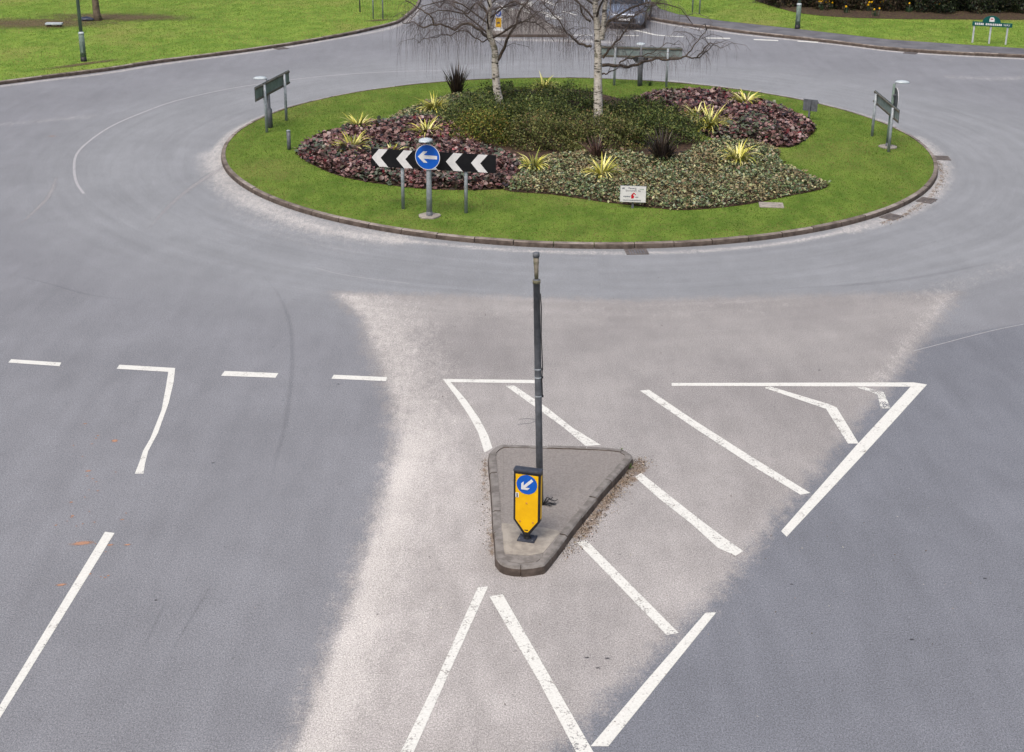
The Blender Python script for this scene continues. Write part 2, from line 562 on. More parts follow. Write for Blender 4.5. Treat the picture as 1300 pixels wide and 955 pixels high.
M_LEAF = leafmat('foliage', 0.55, 0.25, 0.18)
M_GLEAF = leafmat('glossy_foliage', 0.42, 0.4, 0.08)
M_BLADE = leafmat('grass_blades', 0.7, 0.12, 0.25)

def birch_material():
    m = NT('birch_bark')
    p = m.pos()
    wob = m.noise(m.scale(p, 3.0, 3.0, 13.0), 1.0, 4, 0.6, 0.6)
    fine = m.noise(m.scale(p, 10, 10, 44), 1.0, 3, 0.6)
    blot = m.noise(m.scale(p, 4, 4, 3.0), 1.0, 4, 0.65)
    c = m.mix(m.ramp(fine, 0.35, 0.7), lin(210, 205, 196, 0.78), lin(172, 165, 152, 0.74))
    c = m.mix(m.ramp(wob, 0.545, 0.60, 0, 0.92), c, lin(52, 46, 40, 0.7))
    c = m.mix(m.ramp(blot, 0.56, 0.70, 0, 0.8), c, lin(94, 92, 62, 0.7))
    m.col(c)
    m.b.inputs['Roughness'].default_value = 0.75
    m.bump(wob, 0.6, 0.02)
    return m.m
M_BIRCH = birch_material()

# ------------------------------------------------------------------ ground and road
g = MB()
g.add([(-900, -300, -0.06), (900, -300, -0.06), (900, 1500, -0.06), (-900, 1500, -0.06)], [(0, 1, 2, 3)])
prop(g.build('ground', M_GRASS), kind='structure')

PINK = [(-3.63, 27.47), (-0.81, 27.35), (2.38, 27.14), (5.63, 27.52), (9.18, 27.81), (7.77, 25.13), (6.48, 22.72), (5.46, 20.96), (4.61, 19.42), (3.77, 17.97), (2.92, 16.35), (1.94, 14.84), (1.25, 13.81), (0.37, 12.48), (-0.62, 10.62), (-2.53, 10.6), (-2.29, 12.54), (-2.19, 13.84), (-2.04, 15.09), (-1.96, 16.53), (-1.86, 18.22), (-1.81, 20.36), (-2.11, 22.25), (-2.6, 24.26), (-2.94, 25.94)]
RLANE = [(7.79, 25.04), (10.2, 26.14), (12.4, 27.5), (12.9, 22.59), (8.72, 10.95), (-1.08, 10.83), (0.37, 12.48), (1.94, 14.84), (3.77, 17.97), (5.46, 20.96), (6.85, 23.38)]
SILT = [
    ([(-3.51, 27.38), (-2.85, 26.26), (-2.32, 24.8), (-1.96, 23.1), (-1.66, 21.6), (-1.53, 20.36)], 0.8, 0.48),
    ([(-2.85, 26.91), (-1.92, 24.89), (-1.38, 22.61), (-1.15, 20.37), (-1.28, 18.23), (-1.38, 16.44), (-1.51, 14.92), (-1.62, 13.61)], 1.2, 0.30),
    ([(-1.58, 20.07), (-1.62, 18.72), (-1.71, 17.07), (-1.81, 15.64), (-1.91, 14.4), (-1.95, 13.46), (-2.05, 12.48)], 0.42, 0.66),
    ([(-1.73, 19.46), (-1.81, 17.98), (-1.92, 16.33), (-2, 14.91), (-2.13, 13.79), (-2.25, 12.47)], 0.10, 0.55),
    ([(9.14, 27.61), (7.96, 25.39), (6.61, 22.94)], 0.55, 0.42),
    ([(5.55, 21.24), (4.61, 19.58), (3.73, 18.08), (2.89, 16.47), (1.91, 14.98), (1.12, 13.81)], 0.30, 0.22),
    ([(-8.45, 39.35), (-8.04, 37.73), (-7.33, 35.75), (-6.28, 34.11), (-4.62, 32.22), (-2.73, 31.26)], 0.6, 0.54),
    ([(-7.03, 33.94), (-5.64, 31.93), (-3.71, 30.38)], 0.9, 0.22),
    ([(-2.73, 31.26), (-0.91, 30.7), (0.86, 30.4), (2.98, 30.4), (4.41, 30.62), (6.3, 31.28), (7.98, 32.35)], 0.16, 0.55),
    ([(7.98, 32.35), (9.42, 33.61), (10.6, 35.26), (11.6, 37.56), (12.1, 39.73), (12.1, 42.23)], 0.40, 0.5),
    ([(-8.48, 39.92), (-8.39, 42.39), (-7.62, 45.07), (-5.93, 47.83), (-3.68, 49.91), (-1.49, 50.9)], 0.22, 0.6),
    ([(5.58, 51.08), (7.91, 49.57), (10.2, 47.21), (11.8, 44.1)], 0.30, 0.5),
    ([(-3.7, 27.37), (-1.44, 27.14), (0.78, 26.81), (3.16, 26.97), (5.62, 27.42), (9.21, 27.91)], 0.9, 0.17),
    ([(-1.41, 26.43), (0.46, 26.16), (3.11, 26.5), (5.53, 26.94)], 1.3, 0.20),
    ([(-0.84, 60.14), (0.88, 60.03), (2.52, 59.92), (4.15, 59.6)], 0.5, 0.55),
    ([(-17.8, 48.97), (-16.5, 50.2), (-14.8, 51.66), (-13.3, 53.52), (-11.2, 55.54), (-9.69, 57.1), (-8.2, 58.93), (-7.07, 60.43), (-5.57, 62.68), (-4.78, 65.54), (-4.56, 69.43)], 0.22, 0.55),
    ([(6.19, 65.71), (7.58, 64.01), (8.82, 63.05), (9.74, 62.05), (13.4, 59.49), (15.8, 57.67), (20.1, 56.42)], 0.16, 0.75),
    ([(16.1, 52.35), (17.5, 52.1), (19.7, 52.52)], 0.7, 0.30),
    ([(-16.1, 42.74), (-14.7, 43.48), (-13.4, 44.23)], 0.5, 0.28),
    ([(8.57, 27.65), (9.91, 28.86), (11.6, 30.24)], 0.6, 0.25),
]
DIRT = [
    ([(-0.37, 19.68), (-0.32, 18.25), (-0.25, 16.77)], 0.13, 0.60),
    ([(-0.43, 19.27), (-0.39, 18.01)], 0.14, 0.25),
    ([(1.98, 19.75), (1.66, 19.04), (1.25, 18.04), (0.94, 17.29)], 0.20, 0.62),
    ([(2.09, 19.64), (1.77, 18.92)], 0.14, 0.6),
    ([(0.88, 17.12), (0.61, 16.56)], 0.10, 0.45),
    ([(12, 39.35), (11.6, 37.47), (10.7, 35.42), (9.65, 33.76), (8.86, 32.91)], 0.12, 0.62),
    ([(-2.75, 31.51), (-0.91, 30.89), (0.87, 30.58), (2.99, 30.58), (5, 31)], 0.04, 0.4),
    ([(-17.8, 49.11), (-16.6, 50.34), (-14.9, 51.81), (-13.3, 53.69), (-11.2, 55.72), (-9.7, 57.19)], 0.10, 0.5),
]
def road():
    xs = np.concatenate([np.arange(-70, -22, 4.0), np.arange(-22, 26, 0.16), np.arange(26, 72, 4.0)])
    ys = np.concatenate([np.arange(-30, 9, 3.0), np.arange(9, 78, 0.16), np.arange(78, 165, 5.0)])
    X, Y = np.meshgrid(xs, ys)
    P = np.stack([X.ravel(), Y.ravel()], 1)
    V = np.concatenate([P, np.zeros((len(P), 1))], 1)
    nx, ny = len(xs), len(ys)
    I = np.arange(nx * ny).reshape(ny, nx)
    F = np.stack([I[:-1, :-1], I[:-1, 1:], I[1:, 1:], I[1:, :-1]], -1).reshape(-1, 4)
    pink = np.clip(np.minimum(sdf(P, PINK), (27.9 - P[:, 1]) * 0.36), -2, 2)
    rl = np.clip(0.5 + 2.0 * sdf(P, RLANE), 0, 1)
    silt = np.zeros(len(P))
    for k, (ln, w, s) in enumerate(SILT):
        d = line_dist(P, smooth_path(ln, 4))
        e = s * np.exp(-(d / w) ** 2)
        if k < 6:                                     # blown against the edge of the dusty surface, not across it
            e = e * np.clip(0.5 + pink / 0.26, 0, 1)
        silt = np.maximum(silt, e) + 0.25 * np.minimum(silt, e)
    dirt = np.zeros(len(P))
    for ln, w, s in DIRT:
        dirt = np.maximum(dirt, s * np.exp(-(line_dist(P, ln) / w) ** 2))
    r = np.hypot(P[:, 0] - CX, P[:, 1] - CY)
    circ = np.clip((17.2 - r) / 3.5, 0, 1)
    near = np.clip((23.5 - P[:, 1]) / 5.0, 0, 1) * np.clip((2.2 - P[:, 0]) / 3.0, 0.45, 1)
    me = np_mesh('road', V, F, M_ROAD, {'nearpink': near, 'pink': pink, 'rightlane': rl, 'silt': np.clip(silt, 0, 1), 'dirt': dirt, 'circ': circ})
    prop(link('road', me), kind='structure')
road()

def slab(name, poly, z, mat, z0=-0.05, kind='structure'):
    o = MB().prism(poly, z0, z).build(name, mat)
    return prop(o, kind=kind)

NWP = smooth_path(NW_KERB[1:-2], 3)
NEP = smooth_path(NE_KERB[2:-1], 3)
def offset(path, d):
    out = []
    for i, p in enumerate(path):
        a = np.array(path[max(i - 1, 0)]); b = np.array(path[min(i + 1, len(path) - 1)])
        t = b - a; t = t / (np.linalg.norm(t) + 1e-9)
        out.append((p[0] - t[1] * d, p[1] + t[0] * d))
    return out
NW_IN = offset(NWP, 0.125)
NE_IN = offset(NEP, 0.125)
NW_POLY = NW_IN + [(-5.7, 160), (-90, 160), (-90, 43)]
slab('north_west_lawn', NW_POLY, ZI, M_GRASS)
NE_BK = NE_BACK
slab('footway', NE_IN + NE_BK, ZI - 0.004, M_PAVE)
slab('north_east_lawn', [(7.2, 160), (90, 160), (90, 56.4)] + NE_BK, ZI + 0.012, M_GRASS)
slab('south_west_verge', [(-90, -40), (-11.5, -40), (-11.5, 10), (-12.5, 18), (-16, 24), (-22, 28), (-40, 30), (-90, 30)], ZI, M_GRASS)
slab('south_east_verge', [(90, -40), (12.5, -40), (12.5, 10), (14, 18), (18, 24), (24, 28), (42, 31), (90, 31)], ZI, M_GRASS)

# ------------------------------------------------------------------ kerbs: one stone after another
PROF = [(0.0, -0.08), (0.004, 0.06), (0.016, 0.104), (0.036, 0.122), (0.125, 0.125), (0.125, -0.08)]
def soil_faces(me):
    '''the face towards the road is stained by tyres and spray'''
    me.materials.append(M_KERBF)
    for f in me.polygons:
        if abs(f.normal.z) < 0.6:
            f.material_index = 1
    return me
def stone(path, s0, s1, prof, left):
    """loft the profile along a stretch of path; left = island side is to the left of travel"""
    A = [np.array(p[:2], float) for p in path]
    L = [0]
    for a, b in zip(A[:-1], A[1:]):
        L.append(L[-1] + np.linalg.norm(b - a))
    ss = sorted({s0, s1, (s0 + s1) / 2} | {l for l in L if s0 + 0.03 < l < s1 - 0.03})
    vs, fs = [], []
    k = len(prof)
    dz = random.uniform(-0.006, 0.006); du = random.uniform(-0.006, 0.006)
    for s in ss:
        i = max(0, min(len(L) - 2, int(np.searchsorted(L, s, side='right') - 1)))
        t = (s - L[i]) / (L[i + 1] - L[i])
        p = A[i] + (A[i + 1] - A[i]) * t
        e = 0.04
        i2 = max(0, min(len(L) - 2, int(np.searchsorted(L, min(s + e, L[-1] - 1e-6), side='right') - 1)))
        i1 = max(0, min(len(L) - 2, int(np.searchsorted(L, max(s - e, 0), side='right') - 1)))
        d = (A[i1 + 1] - A[i1]) / np.linalg.norm(A[i1 + 1] - A[i1]) + (A[i2 + 1] - A[i2]) / np.linalg.norm(A[i2 + 1] - A[i2])
        d /= np.linalg.norm(d)
        nrm = np.array([-d[1], d[0]]) * (1 if left else -1)
        for u, z in prof:
            q = p + nrm * (u + du)
            vs.append((q[0], q[1], z + (dz if z > 0 else 0)))
    for j in range(len(ss) - 1):
        for a in range(k):
            b = (a + 1) % k
            fs.append((j * k + a, j * k + b, (j + 1) * k + b, (j + 1) * k + a))
    fs.append(tuple(range(k)))
    fs.append(tuple(range((len(ss) - 1) * k, len(ss) * k))[::-1])
    return MB().add(vs, fs)
def kerb_run(root, path, left, mats, length=0.915, s_from=0, s_to=None, gap=0.008, prof=PROF, slots=None):
    A = [np.array(p[:2], float) for p in path]
    tot = sum(np.linalg.norm(b - a) for a, b in zip(A[:-1], A[1:]))
    s_to = tot if s_to is None else min(s_to, tot)
    n = max(1, round((s_to - s_from) / length))
    st = (s_to - s_from) / n
    for i in range(n):
        a, b = s_from + i * st + gap / 2, s_from + (i + 1) * st - gap / 2
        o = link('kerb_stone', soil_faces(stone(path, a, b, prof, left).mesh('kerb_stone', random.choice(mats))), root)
        if slots and slots[0] < a < slots[1]:                       # drainage slot in the kerb face
            m = stone(path, (a + b) / 2 - 0.13, (a + b) / 2 + 0.13, [(-0.006, 0.012), (-0.004, 0.075), (0.03, 0.075), (0.03, 0.012)], left)
            m.build('drain_slot', M_BLACK, o)

kr = thing('roundabout_kerb', None, None, (CX, CY, 0), kind='structure')
NST = 70
def ring_stone(w):
    da = 2 * math.pi / NST / 2 - 0.009 / RAD
    vs, fs = [], []
    for j in range(4):
        a = -da + 2 * da * j / 3
        for u, z in PROF:
            vs.append(((RAD - u) * math.cos(a), (RAD - u) * math.sin(a), z))
    k = len(PROF)
    for j in range(3):
        for a in range(k):
            b = (a + 1) % k
            fs.append((j * k + a, j * k + b, (j + 1) * k + b, (j + 1) * k + a))
    fs += [tuple(range(k)), tuple(range(3 * k, 4 * k))[::-1]]
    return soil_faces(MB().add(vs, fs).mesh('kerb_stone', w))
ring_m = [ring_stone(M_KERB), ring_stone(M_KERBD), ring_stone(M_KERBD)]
for i in range(NST):
    o = link('kerb_stone', random.choice(ring_m), kr)
    o.rotation_euler = (random.uniform(-0.0003, 0.0003), random.uniform(-0.0003, 0.0003), 2 * math.pi * i / NST)
    o.location = (0, 0, random.uniform(-0.006, 0.004))

# path lengths measured from the west end, so that only stones in reach are built one by one
def path_s(path, pt):
    A = [np.array(p[:2], float) for p in path]
    best, s, bs = 1e9, 0, 0
    for a, b in zip(A[:-1], A[1:]):
        d = np.linalg.norm((a + b) / 2 - np.array(pt[:2]))
        if d < best:
            best, bs = d, s + np.linalg.norm(b - a) / 2
        s += np.linalg.norm(b - a)
    return bs
kn = thing('north_west_kerb', None, None, kind='structure')
kerb_run(kn, NWP, True, [M_KERBD, M_KERB], s_from=path_s(NWP, (-24, 46)), s_to=path_s(NWP, (-4.8, 84)),
         slots=(path_s(NWP, [(-8.53, 58.75)][0]), path_s(NWP, [(-6.25, 62.2)][0])))
ke = thing('north_east_kerb', None, None, kind='structure')
kerb_run(ke, NEP, True, [M_KERBD, M_KERB], s_from=path_s(NEP, (5.35, 82)), s_to=path_s(NEP, (27, 55.8)))

# ------------------------------------------------------------------ roundabout lawn
n = 96
lawn = [(CX + (RAD - 0.125) * math.cos(2 * math.pi * i / n), CY + (RAD - 0.125) * math.sin(2 * math.pi * i / n)) for i in range(n)]
slab('roundabout_lawn', lawn, ZI, M_GRASSI)

BED_L = smooth_path([(-6.04, 38.98), (-5.95, 40.24), (-5.51, 41.27), (-4.81, 42.37), (-3.69, 43.19), (-2.56, 43.69), (-1.59, 42.17), (-0.95, 40.13), (-0.22, 39.01), (0.22, 37.93), (0.09, 36.39), (-0.24, 35.42), (-1.84, 35.28), (-3.08, 35.63), (-4.38, 36.4), (-5.32, 37.56)], 4, True)
BED_LB = smooth_path([(-3.88, 43.18), (-3.66, 44.35), (-3.13, 45.71), (-2.42, 46.9), (-1.4, 47.75), (-1.02, 45.18), (-1.5, 42.83), (-2.2, 42.47), (-2.95, 42.99)], 4, True)
BED_F = smooth_path([(-0.24, 35.34), (0.07, 37.06), (0.43, 38.12), (1.5, 39.17), (3.08, 39.51), (4, 38.7), (4.89, 39.39), (5.45, 40.67), (6.85, 40.83), (7.55, 39.87), (7.37, 38.55), (7.91, 36.83), (8.13, 35.86), (6.76, 34.8), (5.62, 34.03), (4.2, 33.55), (3.26, 33.81), (2.13, 34.28), (0.96, 34.91)], 4, True)
BED_R = smooth_path([(3.74, 46.13), (4.71, 47.75), (6.35, 48.09), (7.8, 47.09), (8.76, 45.11), (9.16, 43.04), (8.83, 41.83), (7.98, 40.37), (7.04, 40.64), (5.89, 41.41), (5.5, 42.67), (5.36, 44.49), (4.5, 45.42)], 4, True)
BED_C = smooth_path([(-1.98, 43.95), (-1.63, 46.67), (-0.34, 48.34), (1.82, 48.72), (3.11, 47.68), (4.5, 45.42), (5.5, 43.11), (5.37, 40.77), (4.36, 38.99), (2.37, 38.92), (0.17, 38.38), (-1.17, 39.93)], 4, True)
for i, (nm, b) in enumerate((('flower_bed', BED_L), ('flower_bed', BED_LB), ('flower_bed', BED_F), ('flower_bed', BED_R), ('flower_bed', BED_C))):
    slab(nm, b, ZI + 0.016 + 0.004 * i, M_SOIL, ZI - 0.05)
BEDS = [BED_L, BED_LB, BED_F, BED_R, BED_C]

# ------------------------------------------------------------------ short grass blades
def blades(name, poly, n, z, h, w, keep=None, kk=1.0, label=None, edge=None):
    P = sample_poly(poly, n, keep)
    n = len(P)
    yaw = RNG.random(n) * 6.283
    lean = (RNG.random((n, 2)) - 0.5) * h * 1.1
    hh = h * (0.5 + RNG.random(n))
    d = np.stack([np.cos(yaw), np.sin(yaw)], 1) * w / 2
    base = np.concatenate([P, np.full((n, 1), z)], 1)
    V = np.zeros((n, 3, 3))
    V[:, 0] = base; V[:, 0, :2] -= d
    V[:, 1] = base; V[:, 1, :2] += d
    V[:, 2] = base; V[:, 2, :2] += lean; V[:, 2, 2] += hh
    F = np.arange(n * 3).reshape(n, 3)
    k = (vnoise(P, 0.28, 3) * 0.45 + vnoise(P, 1.3, 4) * 0.4 + vnoise(P, 4.1, 14) * 0.3 + RNG.random(n) * 0.3 - 0.18)
    A, B, S = np.array(lin(90, 122, 42, .72)[:3]), np.array(lin(132, 154, 68, .74)[:3]), np.array(lin(156, 146, 92, .74)[:3])
    C = A + (B - A) * np.clip(k, 0, 1)[:, None]
    pr = np.clip((vnoise(P, 0.5, 9) * 0.5 + vnoise(P, 1.7, 10) * 0.3 + vnoise(P, 5.0, 13) * 0.2 - 0.44) * 2.4, 0.05, 0.65)
    if edge is not None:
        pr = np.maximum(pr, np.clip(0.75 - edge(P) * 0.75, 0, 0.6) * (0.4 + vnoise(P, 0.8, 12)))
    dry = RNG.random(n) < pr
    C[dry] = S * (0.8 + 0.4 * RNG.random((dry.sum(), 1)))
    me = np_mesh(name, V.reshape(-1, 3), F, M_BLADE, colors=np.clip(C * kk, 0, 1).repeat(3, 0))
    return prop(link(name, me), label, 'grass', kind='stuff')
def notbed(P):
    m = np.ones(len(P), bool)
    for b in BEDS:
        m &= ~in_poly(P, b)
    return m
blades('mown_grass', lawn, 90000, ZI, 0.022, 0.016, notbed, 0.77, edge=lambda P: RAD - np.hypot(P[:, 0] - CX, P[:, 1] - CY), label='short mown grass around the planted beds of the roundabout')
blades('mown_grass', [(p[0], p[1]) for p in NW_IN if p[1] < 78 and p[0] > -27] + [(-5, 78), (-27, 78)], 80000, ZI, 0.03, 0.028, None, 1.05,
       label='green lawn on the far side beside the tall green lamp post and bare tree')
blades('mown_grass', [(7, 76), (27, 76), (27, 58.2)] + [p for p in NE_BK if 6.5 < p[0] < 25 and p[1] < 75], 50000, ZI + 0.012, 0.03, 0.028, None, 0.92,
       label='green verge between the footway and the dark hedge')

# ------------------------------------------------------------------ road markings (thin sheets of paint)
def sheet(name, poly, z, mat, kind='structure'):
    me = bpy.data.meshes.new(name)
    me.from_pydata([(x, y, z) for x, y in poly], [], [tuple(range(len(poly)))])
    bm = bmesh.new(); bm.from_mesh(me)
    for f in bm.faces:
        if f.normal.z < 0:
            f.normal_flip()
    bm.to_mesh(me); bm.free()
    me.materials.append(mat)
    return prop(link(name, me), kind=kind)
NEAR = [
    ([(-8.98, 23.67), (-8.04, 23.53), (-8.02, 23.36), (-8.98, 23.51)], M_PAINT),
    ([(-6.98, 23.45), (-5.96, 23.32), (-5.84, 22.66), (-5.72, 21.77), (-5.62, 20.59), (-5.61, 19.9), (-5.55, 19.45), (-5.49, 19.12), (-5.62, 19.12), (-5.65, 19.51), (-5.69, 19.9), (-5.69, 20.38), (-5.77, 21.47), (-5.93, 22.49), (-6.04, 23.14), (-6.98, 23.26)], M_PAINT),
    ([(-5.06, 23.2), (-4.1, 23.12), (-4.12, 22.91), (-5.08, 22.98)], M_PAINT),
    ([(-3.12, 23.07), (-2.18, 22.98), (-2.18, 22.8), (-3.14, 22.89)], M_PAINT),
    ([(-5.58, 17.32), (-5.44, 17.29), (-5.56, 13.79), (-5.62, 12.17), (-5.69, 12.17), (-5.66, 13.79)], M_PAINT),
    ([(-1.2, 22.92), (0.46, 22.91), (0.45, 22.76), (-1.06, 22.78), (-0.76, 22), (-0.52, 21.23), (-0.37, 20.61), (-0.29, 20.12), (-0.41, 19.96), (-0.53, 20.71), (-0.69, 21.34), (-0.93, 22.12)], M_PAINT),
    ([(-0.1, 22.63), (0.04, 22.66), (0.59, 21.72), (0.99, 20.91), (1.41, 20.27), (1.17, 20.23), (0.85, 20.91), (0.34, 21.84)], M_PAINTW),
    ([(2.2, 22.48), (2.36, 22.52), (2.97, 21.29), (3.76, 19.81), (4.39, 18.68), (4.24, 18.62), (3.72, 19.5), (2.94, 20.98)], M_PAINTW),
    ([(1.86, 19.15), (1.96, 19.29), (2.65, 17.87), (2.93, 17.33), (3.15, 16.94), (3.03, 16.81), (2.82, 17.02), (2.54, 17.69), (2.15, 18.47)], M_PAINTW),
    ([(0.91, 17.14), (1.04, 17.21), (2.06, 14.91), (1.91, 14.86)], M_PAINTW),
    ([(-0.26, 15.72), (-0.09, 15.77), (0.5, 13.88), (0.95, 12.44), (0.76, 12.44), (0.34, 13.88)], M_PAINTW),
    ([(-0.41, 15.94), (-0.28, 15.96), (-0.73, 13.86), (-1.01, 12.54), (-1.15, 12.54), (-0.84, 13.86)], M_PAINTW),
    ([(2.45, 15.38), (2.58, 15.38), (1.74, 13.88), (1.07, 12.68), (0.88, 12.68), (1.57, 13.88)], M_PAINT),
    ([(2.78, 22.83), (7.02, 22.95), (7.23, 22.86), (5.67, 20.32), (3.81, 17.35), (3.76, 17.51), (5.42, 20.31), (6.92, 22.76), (2.77, 22.7)], M_PAINT),
    ([(4.36, 22.65), (4.48, 22.71), (5.32, 21.98), (5.44, 21.83), (5.49, 20.41), (5.32, 20.4), (5.25, 21.76)], M_PAINTW),
    ([(5.98, 22.69), (6.07, 22.75), (6.39, 22.5), (6.34, 21.81), (6.17, 21.8), (6.26, 22.4)], M_PAINTX),
]
for poly, mt in NEAR:
    sheet('road_marking', poly, 0.004, mt)
def strip(path, w0, w1=None):
    path = smooth_path(path, 3) if len(path) > 2 else path
    w1 = w1 or w0
    L, Rr = [], []
    for i, p in enumerate(path):
        a = np.array(path[max(i - 1, 0)]); b = np.array(path[min(i + 1, len(path) - 1)])
        t = (b - a) / np.linalg.norm(b - a)
        w = (w0 + (w1 - w0) * i / (len(path) - 1)) / 2
        L.append((p[0] - t[1] * w, p[1] + t[0] * w)); Rr.append((p[0] + t[1] * w, p[1] - t[0] * w))
    return L + Rr[::-1]
for path, w, mt in [
    ([(2.34, 61.42), (3.32, 61.47)], 0.16, M_PAINT), ([(4.37, 61.49), (5.3, 61.41)], 0.18, M_PAINT),
    ([(8.14, 60.97), (9.14, 60.92)], 0.26, M_PAINT), ([(10.1, 60.68), (11.1, 60.46)], 0.26, M_PAINT), ([(11.9, 60.36), (12.7, 60.06)], 0.26, M_PAINT),
    ([(5.26, 62.96), (5.74, 62.22), (6.13, 61.63), (7.2, 61.22)], 0.18, M_PAINT),
    ([(-1, 71.33), (-0.52, 69.96)], 0.14, M_PAINT), ([(-0.52, 69.96), (-0.14, 68.76)], 0.42, M_PAINTW),
    ([(1.21, 68.5), (2.12, 66.45)], 0.30, M_PAINT), ([(1.48, 67.17), (2.07, 66.05)], 0.34, M_PAINTW), ([(2.29, 68.65), (2.88, 67.41)], 0.16, M_PAINT),
    ([(0.34, 67.1), (0.51, 69.75), (0.6, 72.01)], 0.55, M_PAINTW), ([(1.43, 72.65), (1.97, 70.67)], 0.2, M_PAINT)]:
    sheet('road_marking', strip(path, w), 0.004, mt)
# ghost of an old lane line, circling the island on the west side, and the joint between two asphalt layings
sheet('worn_lane_line', strip([(-10.9, 35), (-11.4, 36.09), (-11.9, 37.59), (-12.3, 39.21), (-12.4, 40.77), (-12.3, 42.79), (-11.9, 44.64), (-11.2, 46.8), (-9.86, 48.9), (-8.45, 50.27), (-6.65, 51.58), (-4.44, 52.48), (-2.71, 52.72)], 0.07), 0.004, M_GHOST)
sheet('asphalt_joint', strip([(7.42, 24.47), (8.22, 24.97), (9.22, 25.59), (10.2, 26.09)], 0.022), 0.004, M_GHOST)
sheet('asphalt_joint', strip([(-4.25, 29.12), (-3.69, 28.7), (-3, 28.4), (-2.15, 28.11)], 0.02), 0.004, M_GHOST)

# ------------------------------------------------------------------ tyre marks and stains
def stain_strip(name, path, w, mat, z=0.003):
    path = smooth_path(path, 4)
    V, F, a = [], [], []
    n = len(path)
    for i, p in enumerate(path):
        q0 = np.array(path[max(i - 1, 0)]); q1 = np.array(path[min(i + 1, n - 1)])
        t = (q1 - q0) / np.linalg.norm(q1 - q0)
        e = math.sin(math.pi * min(1, max(0, i / (n - 1)))) ** 0.5
        for s in (-1, 0, 1):
            V.append((p[0] - t[1] * w * s / 2, p[1] + t[0] * w * s / 2, z))
            a.append(e * (1 - abs(s)))
    for i in range(n - 1):
        for s in (0, 1):
            F.append((i * 3 + s + 1, i * 3 + s, (i + 1) * 3 + s, (i + 1) * 3 + s + 1))
    me = np_mesh(name, np.array(V), np.array(F), mat, {'a': np.array(a)})
    return prop(link(name, me), kind='structure')
def stain_blob(name, c, rx, ry, mat, z=0.003, rz=0.0, n=28, rings=4):
    V, F, a = [(c[0], c[1], z)], [], [1.0]
    for r in range(1, rings + 1):
        for k in range(n):
            an = 2 * math.pi * k / n
            x, y = rx * r / rings * math.cos(an), ry * r / rings * math.sin(an)
            V.append((c[0] + x * math.cos(rz) - y * math.sin(rz), c[1] + x * math.sin(rz) + y * math.cos(rz), z))
            a.append(1 - r / rings)
    F4 = []
    for k in range(n):
        F4.append((0, 1 + k, 1 + (k + 1) % n))
    for r in range(rings - 1):
        for k in range(n):
            p, q = 1 + r * n + k, 1 + r * n + (k + 1) % n
            F4.append((p, p + n, q + n)); F4.append((p, q + n, q))
    me = np_mesh(name, np.array(V), np.array(F4), mat, {'a': np.array(a)})
    return prop(link(name, me), kind='structure')
M_TYRE = fade_material('tyre_rubber', lin(70, 72, 78, .7), lin(92, 94, 100, .7), 5, 0.11, 0.2, 0.9)
M_SCUFF = fade_material('pale_scuff', lin(190, 188, 188, .75), lin(170, 168, 170, .75), 6, 0.45, 0.3, 1.0)
M_RUST = fade_material('brick_dust', lin(196, 150, 122, .74), lin(178, 136, 112, .72), 9, 0.8, 0.35, 0.8)
M_EARTH = fade_material('bare_earth', lin(118, 98, 76, .7), lin(92, 76, 58, .7), 1.6, 0.72, 0.3, 0.85)
M_OIL = fade_material('oil_spot', lin(66, 66, 72, .7), lin(80, 80, 86, .7), 8, 0.7, 0.4, 0.8)
stain_strip('tyre_mark', [(-5.39, 28.81), (-4.8, 27.44), (-4.34, 25.9), (-4.05, 24.43), (-3.8, 22.56), (-3.65, 20.92), (-3.59, 19.61), (-3.51, 18.39)], 0.16, M_TYRE)
stain_strip('tyre_mark', [(-4.32, 15.57), (-4.34, 14.96), (-4.35, 14.45)], 0.10, M_TYRE)
stain_strip('tyre_mark', [(-3.83, 16), (-3.94, 15.06), (-4, 14.4)], 0.08, M_TYRE)
stain_strip('tyre_mark', [(11.4, 30.41), (8.92, 28.94), (7.09, 28.26), (5.05, 27.9)], 0.3, M_TYRE)
stain_strip('tyre_mark', [(-10.9, 28.66), (-9.64, 27.91), (-8.45, 27.15), (-7.27, 26.89)], 0.12, M_TYRE)
stain_strip('scuff_mark', [(-8.53, 31.34), (-8.35, 35.56), (-7.27, 39.97), (-4.65, 45.56)], 0.4, M_SCUFF)
stain_strip('scuff_mark', [(-11.6, 31.88), (-11.7, 34.67), (-12.2, 37.06)], 0.3, M_SCUFF)
for x, y, rx, ry in ((-5.76, 15.91, 0.13, 0.06), (-5.59, 16.11, 0.07, 0.05), (-5.80, 17.00, 0.3, 0.11), (-5.41, 16.96, 0.1, 0.04), (-5.18, 16.97, 0.09, 0.04), (-6.34, 19.20, 0.1, 0.05),
                     (-6.16, 17.78, 0.05, 0.04), (-6.20, 18.94, 0.05, 0.03), (-5.44, 17.68, 0.06, 0.03), (-6.30, 18.19, 0.05, 0.04), (-6.87, 20.91, 0.07, 0.04), (-13.67, 41.44, 0.22, 0.07), (-6.23, 20.27, 0.1, 0.1)):
    stain_blob('brick_dust_stain', (x, y), rx, ry, M_RUST, rz=0.2)
